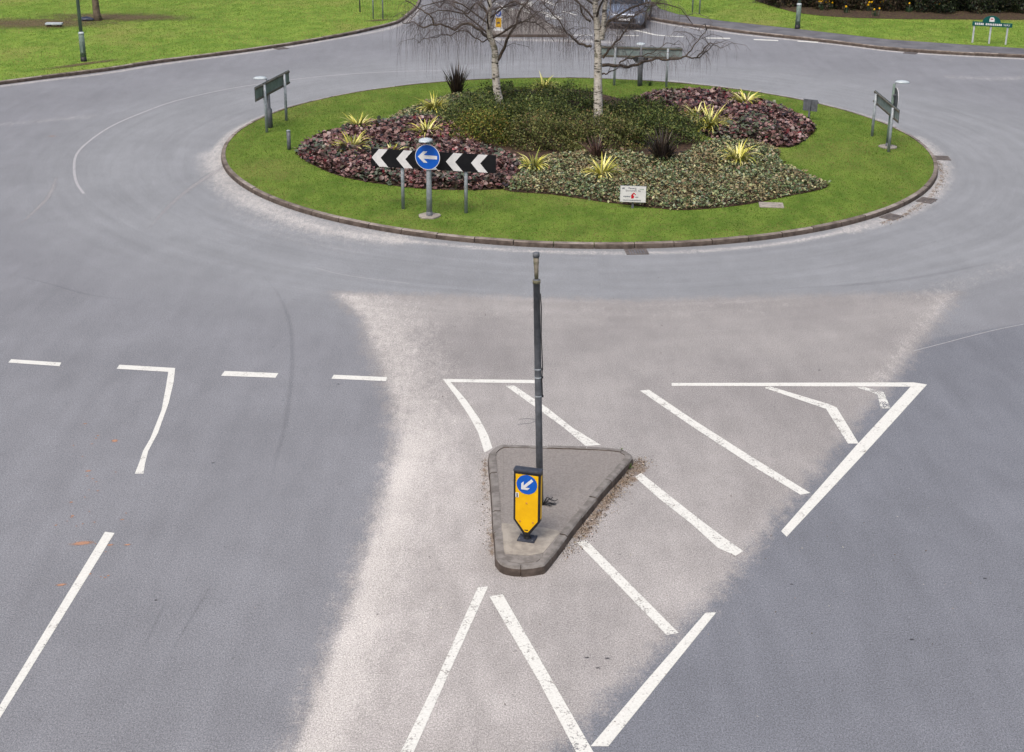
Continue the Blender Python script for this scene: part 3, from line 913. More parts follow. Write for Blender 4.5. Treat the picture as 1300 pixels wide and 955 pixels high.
for x, y, rx, ry in ((-6.15, 18.58, 0.025, 0.021), (-6.02, 18.55, 0.048, 0.036), (-5.96, 17.91, 0.028, 0.023), (-6.82, 20.09, 0.026, 0.039), (-5.42, 16.77, 0.026, 0.026), (-6.31, 17.50, 0.042, 0.037), (-5.80, 17.60, 0.040, 0.030), (-6.57, 19.70, 0.034, 0.022), (-5.43, 17.87, 0.029, 0.038), (-6.16, 17.74, 0.046, 0.037), (-6.19, 17.62, 0.033, 0.023), (-6.31, 19.03, 0.044, 0.021), (-5.92, 19.17, 0.036, 0.029), (-6.12, 18.84, 0.050, 0.024), (-6.02, 17.48, 0.028, 0.027), (-5.62, 16.99, 0.030, 0.031), (-6.54, 20.35, 0.027, 0.035), (-5.95, 17.55, 0.027, 0.027), (-6.54, 20.46, 0.041, 0.038), (-5.22, 16.15, 0.042, 0.039), (-5.25, 16.10, 0.043, 0.028), (-5.47, 16.19, 0.039, 0.036), (-6.15, 18.35, 0.024, 0.028), (-5.31, 16.12, 0.030, 0.020), (-5.51, 16.83, 0.031, 0.026), (-6.55, 20.15, 0.049, 0.028)):
    stain_blob('brick_dust_stain', (x, y), rx, ry, M_RUST, rz=0.4, n=12, rings=2)
for x, y in ((-4.53, 19.51), (-4.46, 15.56), (1.16, 14.35), (1.04, 14.15), (0.92, 14.36), (-2.99, 22.65), (3.65, 16.08), (4.88, 14.81), (5.48, 23.49), (6.21, 16.27)):
    stain_blob('oil_spot', (x, y), 0.06, 0.04, M_OIL)
stain_blob('bare_earth', (-21.03, 62.64), 7.0, 2.9, M_EARTH, ZI + 0.02, 0.05)
stain_blob('bare_earth', (-17.80, 64.73), 6.5, 2.2, M_EARTH, ZI + 0.024, -0.05)
stain_blob('bare_earth', (-16.01, 52.76), 3.2, 0.5, M_EARTH, ZI + 0.016, 0.8)
stain_blob('bare_earth', (-6.11, 64.46), 1.3, 0.5, M_EARTH, ZI + 0.016, 0.6)
stain_blob('bare_earth', (10.88, 40.58), 0.5, 0.4, M_EARTH, ZI + 0.008)

# ------------------------------------------------------------------ splitter island in the foreground
ZT = 0.125
ISL_TOP = [(-0.34, 19.61), (-0.33, 19.74), (-0.29, 19.85), (-0.21, 19.96), (-0.07, 20.02), (0.61, 19.99), (1.36, 19.95), (1.7, 19.88), (1.81, 19.76), (1.85, 19.65), (1.79, 19.43), (1.25, 18.25), (0.87, 17.35), (0.5, 16.42), (0.38, 16.28), (0.12, 16.22), (-0.09, 16.29), (-0.18, 16.46), (-0.2, 16.63), (-0.25, 17.75), (-0.3, 18.78)]
def inset(poly, d):
    n = len(poly)
    out = []
    for i in range(n):
        a, p, b = np.array(poly[i - 1]), np.array(poly[i]), np.array(poly[(i + 1) % n])
        t1 = (p - a) / np.linalg.norm(p - a); t2 = (b - p) / np.linalg.norm(b - p)
        n1 = np.array([t1[1], -t1[0]]); n2 = np.array([t2[1], -t2[0]])
        m = n1 + n2
        m /= max(0.4, m @ n1)
        out.append(tuple(p + m * d))
    return out
def area(poly):
    return 0.5 * sum(a[0] * b[1] - b[0] * a[1] for a, b in zip(poly, poly[1:] + poly[:1]))
if area(ISL_TOP) > 0:
    ISL_TOP = ISL_TOP[::-1]
ISL_TOP = smooth_path(ISL_TOP, 3, True)
ISL = inset(ISL_TOP, -0.012)
isl = thing('splitter_island', 'small triangular kerbed traffic island holding the yellow bollard and grey pole', 'traffic island', (0, 0, 0))
INN = inset(ISL, 0.116)
MB().prism(INN, -0.05, 0.112).build('paving', M_ISLAND, isl)
MB().prism(inset(ISL, 0.02), -0.06, 0.085).build('mortar_bed', M_SOIL, isl)
PATCH = [(-0.12, 17.46), (0.1, 17.43), (0.44, 17.36), (0.65, 17.26), (0.68, 17.21), (0.44, 16.64), (0.24, 16.57), (-0.07, 16.61), (-0.12, 16.94)]
NOSE = [(-0.11, 16.62), (-0.07, 16.59), (0.24, 16.55), (0.44, 16.63), (0.41, 16.49), (0.34, 16.4), (0.12, 16.36), (-0.05, 16.42), (-0.1, 16.52)]
MB().prism(PATCH, 0.10, 0.117).build('concrete_patch', M_CONC, isl)
MB().prism(NOSE, 0.10, 0.121).build('kerb_nose', M_KERBI, isl, bevel=0.004)
ring = ISL + [ISL[0]]
kerb_run(isl, ring, False, [M_KERBI], length=0.62, gap=0.010, prof=[(0.0, -0.08), (0.006, 0.05), (0.016, 0.10), (0.034, 0.121), (0.05, 0.125), (0.125, 0.125), (0.125, -0.08)])

# loose stones, grit and dead leaves along the island kerb and under the roundabout kerb
def debris(name, path, w, n, size, label, z=0.004, pal=None):
    path = [np.array(p) for p in smooth_path(path, 3)]
    L = np.cumsum([0] + [np.linalg.norm(b - a) for a, b in zip(path[:-1], path[1:])])
    s = RNG.random(n) * L[-1]
    i = np.clip(np.searchsorted(L, s) - 1, 0, len(path) - 2)
    A = np.array(path)[i]; B = np.array(path)[i + 1]
    t = ((s - L[i]) / (L[i + 1] - L[i]))[:, None]
    P = A + (B - A) * t + RNG.normal(0, w, (n, 2))
    pos = np.concatenate([P, np.full((n, 1), z) + RNG.random((n, 1)) * 0.012], 1)
    rot = rots(RNG.random(n) * 6.28, RNG.normal(0, 0.5, n), RNG.normal(0, 0.5, n))
    sc = size * (0.3 + RNG.random(n) ** 2 * 1.6)
    cols = pick(pal or [lin(120, 100, 78, .72), lin(150, 132, 108, .72), lin(86, 70, 54, .7), lin(176, 160, 140, .72), lin(104, 96, 90, .7), lin(196, 184, 168, .74), lin(66, 52, 40, .7)], n, None, 0.3)
    tv = [(-.5, -.25, 0), (.5, -.3, .1), (.6, .25, 0), (-.45, .3, .15), (0, 0, .35)]
    tf = [(0, 1, 4), (1, 2, 4), (2, 3, 4), (3, 0, 4)]
    V, F, C = scatter(tv, tf, pos, rot, sc, cols)
    o = link(name, np_mesh(name, V, F, M_LEAF, colors=C))
    return prop(o, label, 'debris', kind='stuff')
debris('leaf_litter', [(2.03, 19.81), (1.72, 19.1), (1.32, 18.16), (0.98, 17.34), (0.71, 16.79)], 0.085, 2600, 0.013, 'brown litter and grit drifted along the island kerb')
debris('leaf_litter', [(-0.4, 19.81), (-0.35, 18.25), (-0.29, 16.88)], 0.06, 700, 0.010, 'grit and litter in the gutter beside the island')
debris('leaf_litter', [(12, 39.26), (11.6, 37.38), (10.7, 35.34), (9.63, 33.69), (8.85, 32.84)], 0.07, 900, 0.016, 'dead leaves swept under the roundabout kerb near the drain covers')
debris('road_grit', [(-3.14, 25.28), (0.74, 24.96), (6.69, 25.1)], 1.3, 160, 0.013, 'scattered pale grit on the dusty road surface', pal=[lin(196, 190, 184, .75), lin(160, 150, 142, .72), lin(120, 112, 106, .7)])
debris('road_grit', [(-0.83, 14.93), (1.5, 15.33), (3.75, 16.95), (5.97, 19.39)], 1.2, 200, 0.013, 'loose stones lying on the hatched road area', pal=[lin(196, 190, 184, .75), lin(170, 160, 150, .72), lin(120, 112, 106, .7)])

# weeds at the island corner
def tuft(name, label, loc, n, h, w, pal, spread=0.4, cat='plant', group=None, lean=0.6, segs=5, mat=None, rz=0, squat=1.0, tipdark=1.0):
    V, F, C = [], [], []
    for i in range(n):
        an = random.uniform(0, 2 * math.pi)
        ln = h * random.uniform(0.55, 1.1)
        th0 = min(1.75, abs(random.gauss(0, lean)) + 0.05) if lean < 1 else random.uniform(0.45, 1.6)
        r0 = random.uniform(0, spread)
        x, y, z = r0 * math.cos(an), r0 * math.sin(an), 0.0
        th = th0 * 0.55
        droop = random.uniform(0.5, 1.5) * squat * th0
        c = np.array(random.choice(pal)[:3]) * random.uniform(0.75, 1.25)
        perp = (-math.sin(an + random.uniform(-.5, .5)), math.cos(an + random.uniform(-.5, .5)))
        k0 = len(V)
        for s in range(segs + 1):
            f = s / segs
            ww = w * (0.55 + 0.9 * f if f < 0.4 else (0.91 * (1 - (f - 0.4) / 0.62))) * 0.5
            V += [(x - perp[0] * ww, y - perp[1] * ww, z), (x, y, z - ww * 0.35), (x + perp[0] * ww, y + perp[1] * ww, z)]
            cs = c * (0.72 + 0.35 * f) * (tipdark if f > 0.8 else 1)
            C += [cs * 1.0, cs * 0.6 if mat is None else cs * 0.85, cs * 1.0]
            st = ln / segs
            x += math.sin(th) * math.cos(an) * st; y += math.sin(th) * math.sin(an) * st; z += math.cos(th) * st
            th += droop / segs * 1.6
            z = max(z, 0.01)
        for s in range(segs):
            a = k0 + s * 3
            F += [(a, a + 1, a + 4, a + 3), (a + 1, a + 2, a + 5, a + 4)]
    me = np_mesh(name, np.array(V), np.array(F), mat or M_GLEAF, colors=np.clip(np.array(C), 0, 1), smooth=True)
    o = link(name, me, None, loc, rz)
    return prop(o, label, cat, group)
tuft('weed', 'small green weed growing out of the island kerb joint above the litter', (1.77, 19.42, 0.01), 16, 0.09, 0.02, [lin(96, 130, 50, .7)], 0.03, 'weed')
tuft('weed', 'tiny green weed sprouting at the back corner of the island kerb', (1.69, 19.86, 0.118), 10, 0.05, 0.012, [lin(110, 140, 50, .7)], 0.02, 'weed')

# ------------------------------------------------------------------ signs
def disc_poly(r, n=40, cx=0, cz=0):
    return [(cx + r * math.cos(2 * math.pi * k / n), cz + r * math.sin(2 * math.pi * k / n)) for k in range(n)]
def arrow_poly(length, ang, cx, cz, t=0.13):
    """barbed traffic-sign arrow, pointing along ang, centred"""
    L = length / 2
    P = [(-L, t * length * 0.5), (L - 0.42 * length, t * length * 0.5), (L - 0.62 * length, 0.30 * length), (L - 0.40 * length, 0.34 * length),
         (L, 0.0), (L - 0.40 * length, -0.34 * length), (L - 0.62 * length, -0.30 * length), (L - 0.42 * length, -t * length * 0.5), (-L, -t * length * 0.5)]
    P = [(-L, .09 * length), (L - 0.30 * length, .09 * length), (L - 0.50 * length, .29 * length), (L - 0.29 * length, .29 * length), (L, 0),
         (L - 0.29 * length, -.29 * length), (L - 0.50 * length, -.29 * length), (L - 0.30 * length, -.09 * length), (-L, -.09 * length)]
    c, s = math.cos(ang), math.sin(ang)
    return [(cx + x * c - z * s, cz + x * s + z * c) for x, z in P]
def print_plate(name, poly, y, mat, parent, t=0.002):
    return MB().plate(poly, y - t, y).build(name, mat, parent)
def text_part(name, s, size, x, z, y, mat, parent, align='CENTER', bold=0.0):
    cu = bpy.data.curves.new(name, 'FONT')
    cu.body = s; cu.size = size; cu.align_x = align; cu.extrude = 0.0006; cu.offset = bold
    o = bpy.data.objects.new(name, cu)
    me = bpy.data.meshes.new_from_object(o)
    bpy.data.objects.remove(o)
    me.transform(Matrix.Rotation(R(90), 4, 'X'))
    me.transform(Matrix.Translation((x, y, z)))
    me.materials.clear(); me.materials.append(mat)
    return link(name, me, parent)

M_RAIL = simple('weathered_rail', lin(122, 116, 104, .62), lin(92, 92, 84, .6), 7, 0.7, 0.2, 40)
def chevron_sign(a, b, label, half=1.53, z0=1.04, z1=1.48, back=None):
    a, b = Vector((a[0], a[1])), Vector((b[0], b[1]))
    d = b - a
    mid = (a + b) / 2
    rz = math.atan2(d.y, d.x)
    t = thing('chevron_sign', label, 'road sign', (mid.x, mid.y, ZI), rz, 'chevron boards around the roundabout')
    hs = d.length / 2
    MB().box((0, 0, (z0 + z1) / 2), (2 * half, 0.012, z1 - z0)).build('panel', M_SBLACK, t, bevel=0.003)
    MB().box((0, 0.0075, (z0 + z1) / 2), (2 * half - 0.01, 0.003, z1 - z0 - 0.01)).build('panel_back', back or M_BACK, t)
    for zz in (z0 + 0.05, z1 - 0.05):
        MB().box((0, 0.024, zz), (2 * half - 0.02, 0.03, 0.055)).build('rail', M_RAIL, t, bevel=0.004)
    H = z1 - z0
    for k in range(5):
        cx = -half + 2 * half * k / 5 + 0.01
        w, arm = 0.31, 0.185
        zc = (z0 + z1) / 2
        P = [(cx, zc), (cx + arm, z1 - 0.004), (cx + arm + w * 0.72, z1 - 0.004), (cx + w * 0.72, zc), (cx + arm + w * 0.72, z0 + 0.004), (cx + arm, z0 + 0.004)]
        print_plate('chevron', P, -0.0075, M_SWHITE, t)
    for s in (-1, 1):
        MB().tube([(s * hs, 0.075, -0.1), (s * hs, 0.075, z1 - 0.03)], 0.042, 14).build('post', M_STEEL, t, True)
        for zz in (z0 + 0.05, z1 - 0.05):
            MB().box((s * hs, 0.055, zz), (0.10, 0.03, 0.04)).build('clip', M_STEELD, t, bevel=0.004)
    return t
def direction_sign(loc, rz, label, ang=math.pi, zc=1.47, top=1.85, thick=0.07, thin_from=None, footing=True, base_mat=None, box=False):
    t = thing('keep_left_sign', label, 'road sign', loc, rz, 'lit blue arrow signs on the roundabout')
    if thin_from:
        MB().lathe([(thick, -0.1), (thick, thin_from), (thick * 0.55, thin_from + 0.06), (thick * 0.5, top)], 18).build('post', base_mat or M_STEEL, t, True)
    else:
        MB().lathe([(thick * 0.98, 0.11), (thick * 0.95, 0.6), (thick * 0.85, zc - 0.3), (thick * 0.6, zc - 0.22), (thick * 0.55, top)], 18).build('post', base_mat or M_STEEL, t, True)
        MB().lathe([(thick * 1.06, -0.1), (thick * 1.06, 0.13)], 18).build('post_base', M_STEELD, t, True)
    if footing:
        pts = [(random.uniform(.9, 1.1) * 0.27 * math.cos(k * .449), random.uniform(.9, 1.1) * 0.25 * math.sin(k * .449)) for k in range(14)]
        MB().prism(pts, -0.06, 0.035).build('footing', M_CONC, t, bevel=0.012)
    yb = -thick - 0.02
    MB().plate(disc_poly(0.305, 44, 0, zc), yb, yb + 0.012).build('disc_rim', M_SWHITE, t)
    MB().plate(disc_poly(0.30, 44, 0, zc), yb + 0.012, yb + 0.018).build('disc_back', M_STEELD, t)
    print_plate('disc_face', disc_poly(0.29, 44, 0, zc), yb - 0.001, M_SBLUE, t)
    print_plate('arrow', arrow_poly(0.47, ang, 0, zc), yb - 0.004, M_SWHITE, t)
    MB().box((0, -0.02, zc + 0.1), (0.12, 0.09, 0.05)).build('bracket', M_STEELD, t, bevel=0.006)
    # lamp hood over the disc: swan neck and a shallow lantern
    MB().tube([(0, 0, top - 0.08), (0, -0.01, top), (0, -0.08, top + 0.05), (0, -0.2, top + 0.055)], 0.022, 8).build('lamp_arm', M_STEEL, t, True)
    hood = MB()
    prof = [(-0.02, .05, .03), (-0.10, .15, .055), (-0.24, .17, .065), (-0.36, .13, .05), (-0.42, .06, .02)]
    for i, (y, w, h) in enumerate(prof):
        hood.v += [(-w, y, top + 0.035), (-w * .8, y, top + 0.035 + h * .7), (0, y, top + 0.035 + h), (w * .8, y, top + 0.035 + h * .7), (w, y, top + 0.035)]
    for i in range(len(prof) - 1):
        for k in range(5):
            hood.f.append((i * 5 + k, i * 5 + (k + 1) % 5, (i + 1) * 5 + (k + 1) % 5, (i + 1) * 5 + k))
    hood.f += [(0, 1, 2, 3, 4), (20, 21, 22, 23, 24)]
    hood.build('lamp_hood', M_SIGNLAMP, t, True)
    if box:
        MB().box((0, 0.0, box), (0.20, 0.16, 0.24)).build('gear_box', M_STEELD, t, bevel=0.01)
    return t
M_SIGNLAMP = simple('pale_lamp_shell', lin(196, 206, 210, .70), lin(176, 188, 194, .70), 6, 0.45, spec=0.4)

chevron_sign((-2.69, 33.37), (-1.15, 33.07), 'black chevron board with white arrowheads facing the near approach road')
direction_sign((-2.00, 32.80, ZI), R(-14), 'round blue left arrow sign on thick grey post in front of chevron board')
chevron_sign((-7.09, 43.39), (-7.42, 41.72), 'chevron board seen from behind, green grey back, beside the short stub post', 1.45, 1.02, 1.45, M_BACKG)
direction_sign((-7.36, 42.37, ZI), R(-92), 'lit arrow sign on stepped dark post behind the green grey sign back', thick=0.085, thin_from=0.55, footing=False, base_mat=M_STEELD, zc=1.05, top=1.44)
chevron_sign((10.78, 39.89), (10.78, 41.91), 'pale rail framed chevron board seen from behind above the drain covers', 1.45, 0.92, 1.30)
direction_sign((10.83, 40.48, ZI), R(90), 'lit arrow sign on pale post with dark foot beside the slanting sign back', thick=0.065, top=1.84, zc=1.42, base_mat=M_GREENST)
chevron_sign((5.30, 49.45), (3.50, 49.66), 'chevron board seen from behind through the bare birch branches', 1.4, 0.96, 1.35)
direction_sign((4.38, 49.55, ZI), R(180), 'lit arrow sign on grey post behind the far sign back among birch twigs', thick=0.085, thin_from=0.75, footing=False, base_mat=M_STEELD, zc=1.05, top=1.36, box=0.88)

# short stub post
t = thing('stub_post', 'short grey stub post standing in the grass left of the purple bed', 'post', (-6.36, 39.54, ZI))
MB().lathe([(0.055, -0.1), (0.055, 0.54)], 16).build('shaft', M_STEELD, t, True)
MB().lathe([(0.058, 0.52), (0.058, 0.55), (0.03, 0.562)], 16).build('cap', M_STEEL, t, True)

# sponsor boards: one face on, one from behind
M_INK = simple('dark_ink', lin(40, 44, 84, .7), None, 5, 0.6)
M_INKG = simple('grey_ink', lin(110, 116, 130, .7), None, 5, 0.6)
M_RED = simple('red_ink', lin(196, 20, 40, .75), None, 5, 0.6)
M_INKGR = simple('green_ink', lin(130, 170, 140, .75), None, 5, 0.6)
def sponsor(loc, rz, label, w=0.64, h=0.42, z0=0.10):
    t = thing('sponsor_sign', label, 'sign', loc, rz, 'sponsor boards in the roundabout lawn')
    MB().box((0, 0.05, (z0 + h * .9) / 2 - 0.05), (0.055, 0.04, z0 + h * 0.9 + 0.1)).build('post', M_STEELD, t, bevel=0.005)
    bd = MB().box((0, 0, z0 + h / 2), (w, 0.016, h)).build('board', M_STEELD, t, bevel=0.003)
    MB().box((0, -0.0095, z0 + h / 2), (w - 0.02, 0.003, h - 0.02)).build('board_face', M_SWHITE, bd)
    f = -0.0125
    text_part('lettering', 'Planting', 0.062, -0.02, z0 + h - 0.085, f, M_INK, bd)
    text_part('lettering', 'Sponsored', 0.062, -0.055, z0 + h - 0.145, f, M_INK, bd)
    text_part('lettering', 'by', 0.062, 0.155, z0 + h - 0.145, f, M_INK, bd)
    # small house emblem in red, with faint print around it
    P = lambda pts: [(x, z0 + z) for x, z in pts]
    print_plate('emblem', P([(-.045, .10), (.01, .10), (.035, .155), (.0, .19), (.025, .215), (.055, .185), (.07, .20), (.02, .25), (-.02, .22), (-.045, .18)]), f, M_RED, bd)
    def faint(x0, x1, z, hh, mt, n):
        st = (x1 - x0) / n
        m = MB()
        for i in range(n):
            ww = st * random.uniform(0.55, 0.85)
            m.box((x0 + st * (i + .5), f - 0.001, z0 + z + random.uniform(-.002, .002)), (ww, 0.0015, hh * random.uniform(.6, 1.1)))
        m.build('print', mt, bd)
    faint(-.24, -.06, .145, .03, M_INKG, 9)
    faint(.06, .13, .135, .03, M_INKG, 3)
    faint(-.24, .20, .055, .026, M_INKG, 20)
    faint(-.27, -.20, h - .07, .045, M_INKG, 3)
    faint(.16, .26, h - .085, .02, M_INKGR, 6)
    return t
sponsor((2.92, 33.65, ZI), R(-6), 'small white sponsor board with red house emblem in front of the ivy bed', 0.64, 0.42, 0.16)
sponsor((9.24, 44.06, ZI), R(180 - 30), 'small sponsor board seen from behind, grey, beyond the purple bed', 0.46, 0.36, 0.30)

# ------------------------------------------------------------------ bollard, pole
def bollard(loc, rz, label):
    t = thing('bollard', label, 'bollard', loc, rz)
    W, zt, zs, zb = 0.185, 1.03, 0.30, 0.07
    out = [(-W, zs), (-W, zt), (W, zt), (W, zs), (0.03, zb), (-0.03, zb)]
    ins = [(-W + .03, zs + .010), (-W + .03, zt - .045), (W - .03, zt - .045), (W - .03, zs + .010), (0.022, zb + .06), (-0.022, zb + .06)]
    MB().plate(out, -0.055, 0.055).build('body', M_BLACK, t, bevel=0.012)
    MB().plate(ins, -0.0585, -0.05).build('front_face', M_SYEL, t, bevel=0.002)
    MB().plate(ins, 0.05, 0.0585).build('rear_face', M_SYEL, t, bevel=0.002)
    for s in (-1, 1):
        MB().box((s * (W + 0.001), 0, (zs + zt) / 2 - 0.01), (0.006, 0.062, zt - zs - 0.09)).build('side_strip', M_SYEL, t, bevel=0.002)
    MB().box((0, 0, zt + 0.004), (2 * W + 0.012, 0.125, 0.035)).build('top_cap', M_CAP, t, bevel=0.012)
    yf = -0.0595
    dc = zt - 0.185
    print_plate('disc', disc_poly(0.142, 40, 0, dc), yf, M_SBLUE, t)
    print_plate('arrow', arrow_poly(0.215, math.radians(225), 0.0, dc), yf - 0.003, M_SWHITE, t)
    print_plate('number_sticker', [(-0.155, dc - .205), (-0.155, dc - .135), (-0.11, dc - .135), (-0.11, dc - .205)], yf, M_SWHITE, t)
    text_part('number', '1', 0.075, -0.132, dc - .197, yf - 0.004, M_SBLACK, t, bold=0.004)
    for x, z in ((0.0, 0.57), (-0.09, 0.29), (0.09, 0.29)):
        MB().plate(disc_poly(0.014, 10, x, z), yf - 0.006, yf + 0.003).build('screw', M_SCREW, t)
    print_plate('maker_plate', [(-.025, .155), (-.025, .17), (.025, .17), (.025, .155)], yf, M_BLACK, t)
    MB().lathe([(0.05, 0.0), (0.055, 0.03), (0.035, 0.06), (0.03, 0.10)], 12).build('hinge', M_BLACK, t, True)
    MB().box((0, 0.0, 0.008), (0.24, 0.20, 0.022)).build('base_plate', M_RUBBERB, t, bevel=0.006)
    for x in (-.09, .09):
        for y in (-.07, .07):
            MB().lathe([(0.013, 0.015), (0.013, 0.03), (0.006, 0.034)], 6, (x, y, 0)).build('bolt', M_STEELD, t)
    return t
M_CAP = simple('dark_grey_plastic', lin(64, 68, 78, .7), lin(50, 53, 62, .7), 10, 0.45, spec=0.35)
M_RUBBERB = simple('blue_black_rubber', lin(66, 70, 82, .7), lin(52, 55, 66, .7), 12, 0.7, 0.2, 50)
M_SCREW = simple('orange_screw', lin(226, 160, 70, .7), None, 10, 0.4, spec=0.4)
bollard((0.23, 17.02, 0.117), R(-15.5), 'yellow bollard with blue down left arrow on the triangular island')

px, py = 0.42, 18.04
t = pole = thing('grey_pole', 'tall bare grey pole with a thinner top spigot behind the yellow bollard', 'pole', (px, py, 0.112))
MB().lathe([(0.048, -0.05), (0.048, 1.7), (0.046, 3.24), (0.050, 3.24), (0.050, 3.29), (0.03, 3.30)], 18).build('shaft', M_STEELD, t, True)
M_MOSS = simple('mossy_spigot', lin(150, 142, 128, .7), lin(106, 104, 84, .7), 12, 0.85, 0.3, 40)
MB().lathe([(0.026, 3.28), (0.030, 3.42), (0.036, 3.52), (0.038, 3.60)], 14).build('spigot', M_MOSS, t, True)
MB().lathe([(0.046, 3.60), (0.046, 3.655), (0.02, 3.665)], 14).build('spigot_cap', M_STEELD, t, True)
MB().lathe([(0.054, 3.24), (0.054, 3.285)], 16).build('collar', M_MOSS, t, True)
for z in (2.02, 1.90, 1.63):
    MB().lathe([(0.052, z), (0.052, z + 0.02)], 16).build('strap', M_STEEL, t, True)
    MB().box((0.056, -0.01, z + 0.01), (0.03, 0.025, 0.028)).build('buckle', M_BLACK, t, bevel=0.003)
MB().tube([(0.05, -0.02, 3.1), (0.06, -0.02, 2.9), (0.052, -0.025, 2.5), (0.064, -0.02, 2.1), (0.052, -0.02, 1.9), (0.056, -0.02, 1.65)], 0.007, 6).build('cable', M_BLACK, t, True)
MB().tube([(-0.04, -0.02, 1.30), (-0.15, -0.05, 1.33), (-0.27, -0.05, 1.32)], 0.003, 5).build('tie_wire', M_STEELD, t)
MB().tube([(-0.04, -0.02, 1.28), (-0.12, -0.05, 1.26), (-0.30, -0.06, 1.25)], 0.003, 5).build('tie_wire', M_STEELD, t)
t = thing('cut_cable', 'frayed black cable ends poking up beside the bollard foot', 'cable', (px + 0.04, py - 0.02, 0.112))
for k, (dx, dy, dz) in enumerate(((.17, -.02, .05), (.21, .03, .07), (.14, .06, .09), (.12, -.06, .03), (.19, .0, .02))):
    MB().tube([(0, 0, 0), (dx * .4, dy * .5, dz * 1.2), (dx * .8, dy, dz * .7), (dx, dy * 1.2, dz)], [0.010, 0.009, 0.008, 0.006], 6).build('cable_end', M_BLACK, t, True)

pole.rotation_euler = (R(0.5), R(-1.7), 0)
pole.scale = (1, 1, 1.026)

# ------------------------------------------------------------------ drains and covers
def gully(loc, rz, label, w=0.44, d=0.34):
    t = thing('drain_grate', label, 'drain cover', loc, rz, 'gully grates along the roundabout kerb')
    MB().box((0, 0, 0.002), (w, d, 0.006)).build('pit', M_STEELD, t)
    fr = MB()
    for s in (-1, 1):
        fr.box((s * (w / 2 + 0.012), 0, 0.006), (0.035, d + 0.06, 0.014))
        fr.box((0, s * (d / 2 + 0.012), 0.0055), (w - 0.012, 0.035, 0.013))
    fr.build('frame', M_IRON, t)
    for k in range(7):
        MB().box((-w / 2 + w * (k + .5) / 7, 0, 0.006), (0.034, d - 0.01, 0.012)).build('bar', M_IRON, t)
    return t
for x, y, lb in ((2.77, 30.46, 'iron drain grate against the roundabout kerb below the sponsor board'),
                 (12.16, 39.64, 'iron drain grate at the kerb past the pale sign back'),
                 (10.63, 34.96, 'iron drain grate in the dead leaves under the curved kerb'),
                 (9.31, 33.40, 'iron drain grate sunk in grit near the concrete slab in the lawn')):
    gx, gy = x, y
    an = math.atan2(gy - CY, gx - CX)
    rr_ = RAD + 0.24
    gully((CX + rr_ * math.cos(an), CY + rr_ * math.sin(an), 0.004), an + math.pi / 2, lb)
def gully_far(loc, rz, label):
    o = gully(loc, rz, label); o['group'] = 'gully grates along the far kerbs'
gully_far((-9.35, 57.34, 0.004), R(42), 'drain grate in the gutter of the far lawn kerb before the slotted stones')
gully_far((15.92, 57.56, 0.004), R(-30), 'drain grate in the gutter beside the far footway')
t = thing('inspection_cover', 'flat concrete inspection cover set in the lawn beside the ivy bed', 'cover', (6.38, 34.05, ZI), R(-6))
MB().box((0, 0, 0.012), (0.60, 0.46, 0.024)).build('slab', M_CONC, t, bevel=0.006)
for s in (-1, 1):
    MB().box((s * 0.2, 0, 0.026), (0.05, 0.02, 0.006)).build('lifting_eye', M_IRON, t)

# ------------------------------------------------------------------ ground-cover planting
LEAF_ROUND = [(0, 0, 0), (-.42, .25, .10), (-.5, .62, .12), (0, 1.0, -.02), (.5, .62, .12), (.42, .25, .10), (0, .5, 0)]
LEAF_ROUND_F = [(0, 6, 1), (1, 6, 2), (2, 6, 3), (3, 6, 4), (4, 6, 5), (5, 6, 0)]
LEAF_POINT = [(0, 0, 0), (-.34, .45, .10), (0, 1.0, 0), (.34, .45, .10), (0, .5, -.02)]
LEAF_POINT_F = [(0, 4, 1), (1, 4, 2), (2, 4, 3), (3, 4, 0)]
def cover(name, poly, n, size, hgt, pal, w, label, cat, tmpl, tilt=0.45, shade=None, patch=None):
    P = sample_poly(poly, n)
    d = line_dist(P, poly, True)
    hh = hgt * np.clip(d / 0.35, 0.25, 1) * (0.65 + 0.6 * vnoise(P, 2.4, 5)) + 0.03
    f = RNG.random(n) ** 0.5
    z = ZI + 0.03 + hh * f
    pos = np.concatenate([P, z[:, None]], 1)
    yaw = RNG.random(n) * 6.283
    rot = rots(yaw, RNG.normal(-0.05, tilt, n), RNG.normal(0, tilt * 0.8, n))
    cols = pick(pal, n, w)
    if patch is not None:
        k = np.clip((vnoise(P, 0.9, patch[1]) - 0.55) * 5, 0, 1)[:, None] * (RNG.random((n, 1)) < 0.42)
        cols = cols * (1 - k) + np.array(patch[0][:3]) * (0.7 + 0.6 * RNG.random((n, 1))) * k
    V, F, C = scatter(tmpl[0], tmpl[1], pos, rot, size * (0.55 + 0.75 * RNG.random(n)), cols, shade)
    o = link(name, np_mesh(name, V, F, M_GLEAF, colors=np.clip(C, 0, 1)))
    return prop(o, label, cat, kind='stuff')
PURPLE = [lin(116, 82, 78, .76), lin(88, 62, 60, .74), lin(146, 116, 110, .78), lin(162, 138, 136, .7), lin(100, 96, 78, .66), lin(124, 48, 54, .66), lin(48, 36, 38, .66), lin(174, 108, 112, .66)]
PW = [4.5, 3.6, 3.4, 1.3, 1.3, 0.6, 3.0, 0.2]
RT = (LEAF_ROUND, LEAF_ROUND_F)
PT = (LEAF_POINT, LEAF_POINT_F)
SH = [.75, 1, 1.05, 1.0, 1.05, 1, .8]
cover('purple_leaf_planting', BED_L, 13500, 0.112, 0.22, PURPLE, PW, 'purple bronze leaf ground cover behind the chevron board', 'ground cover', RT, 0.5, SH, (lin(92, 104, 86, .7), 21))
cover('purple_leaf_planting', BED_R, 11500, 0.112, 0.24, PURPLE, PW, 'purple bronze leaf ground cover beside the rear sponsor board', 'ground cover', RT, 0.5, SH, (lin(98, 108, 84, .7), 22))
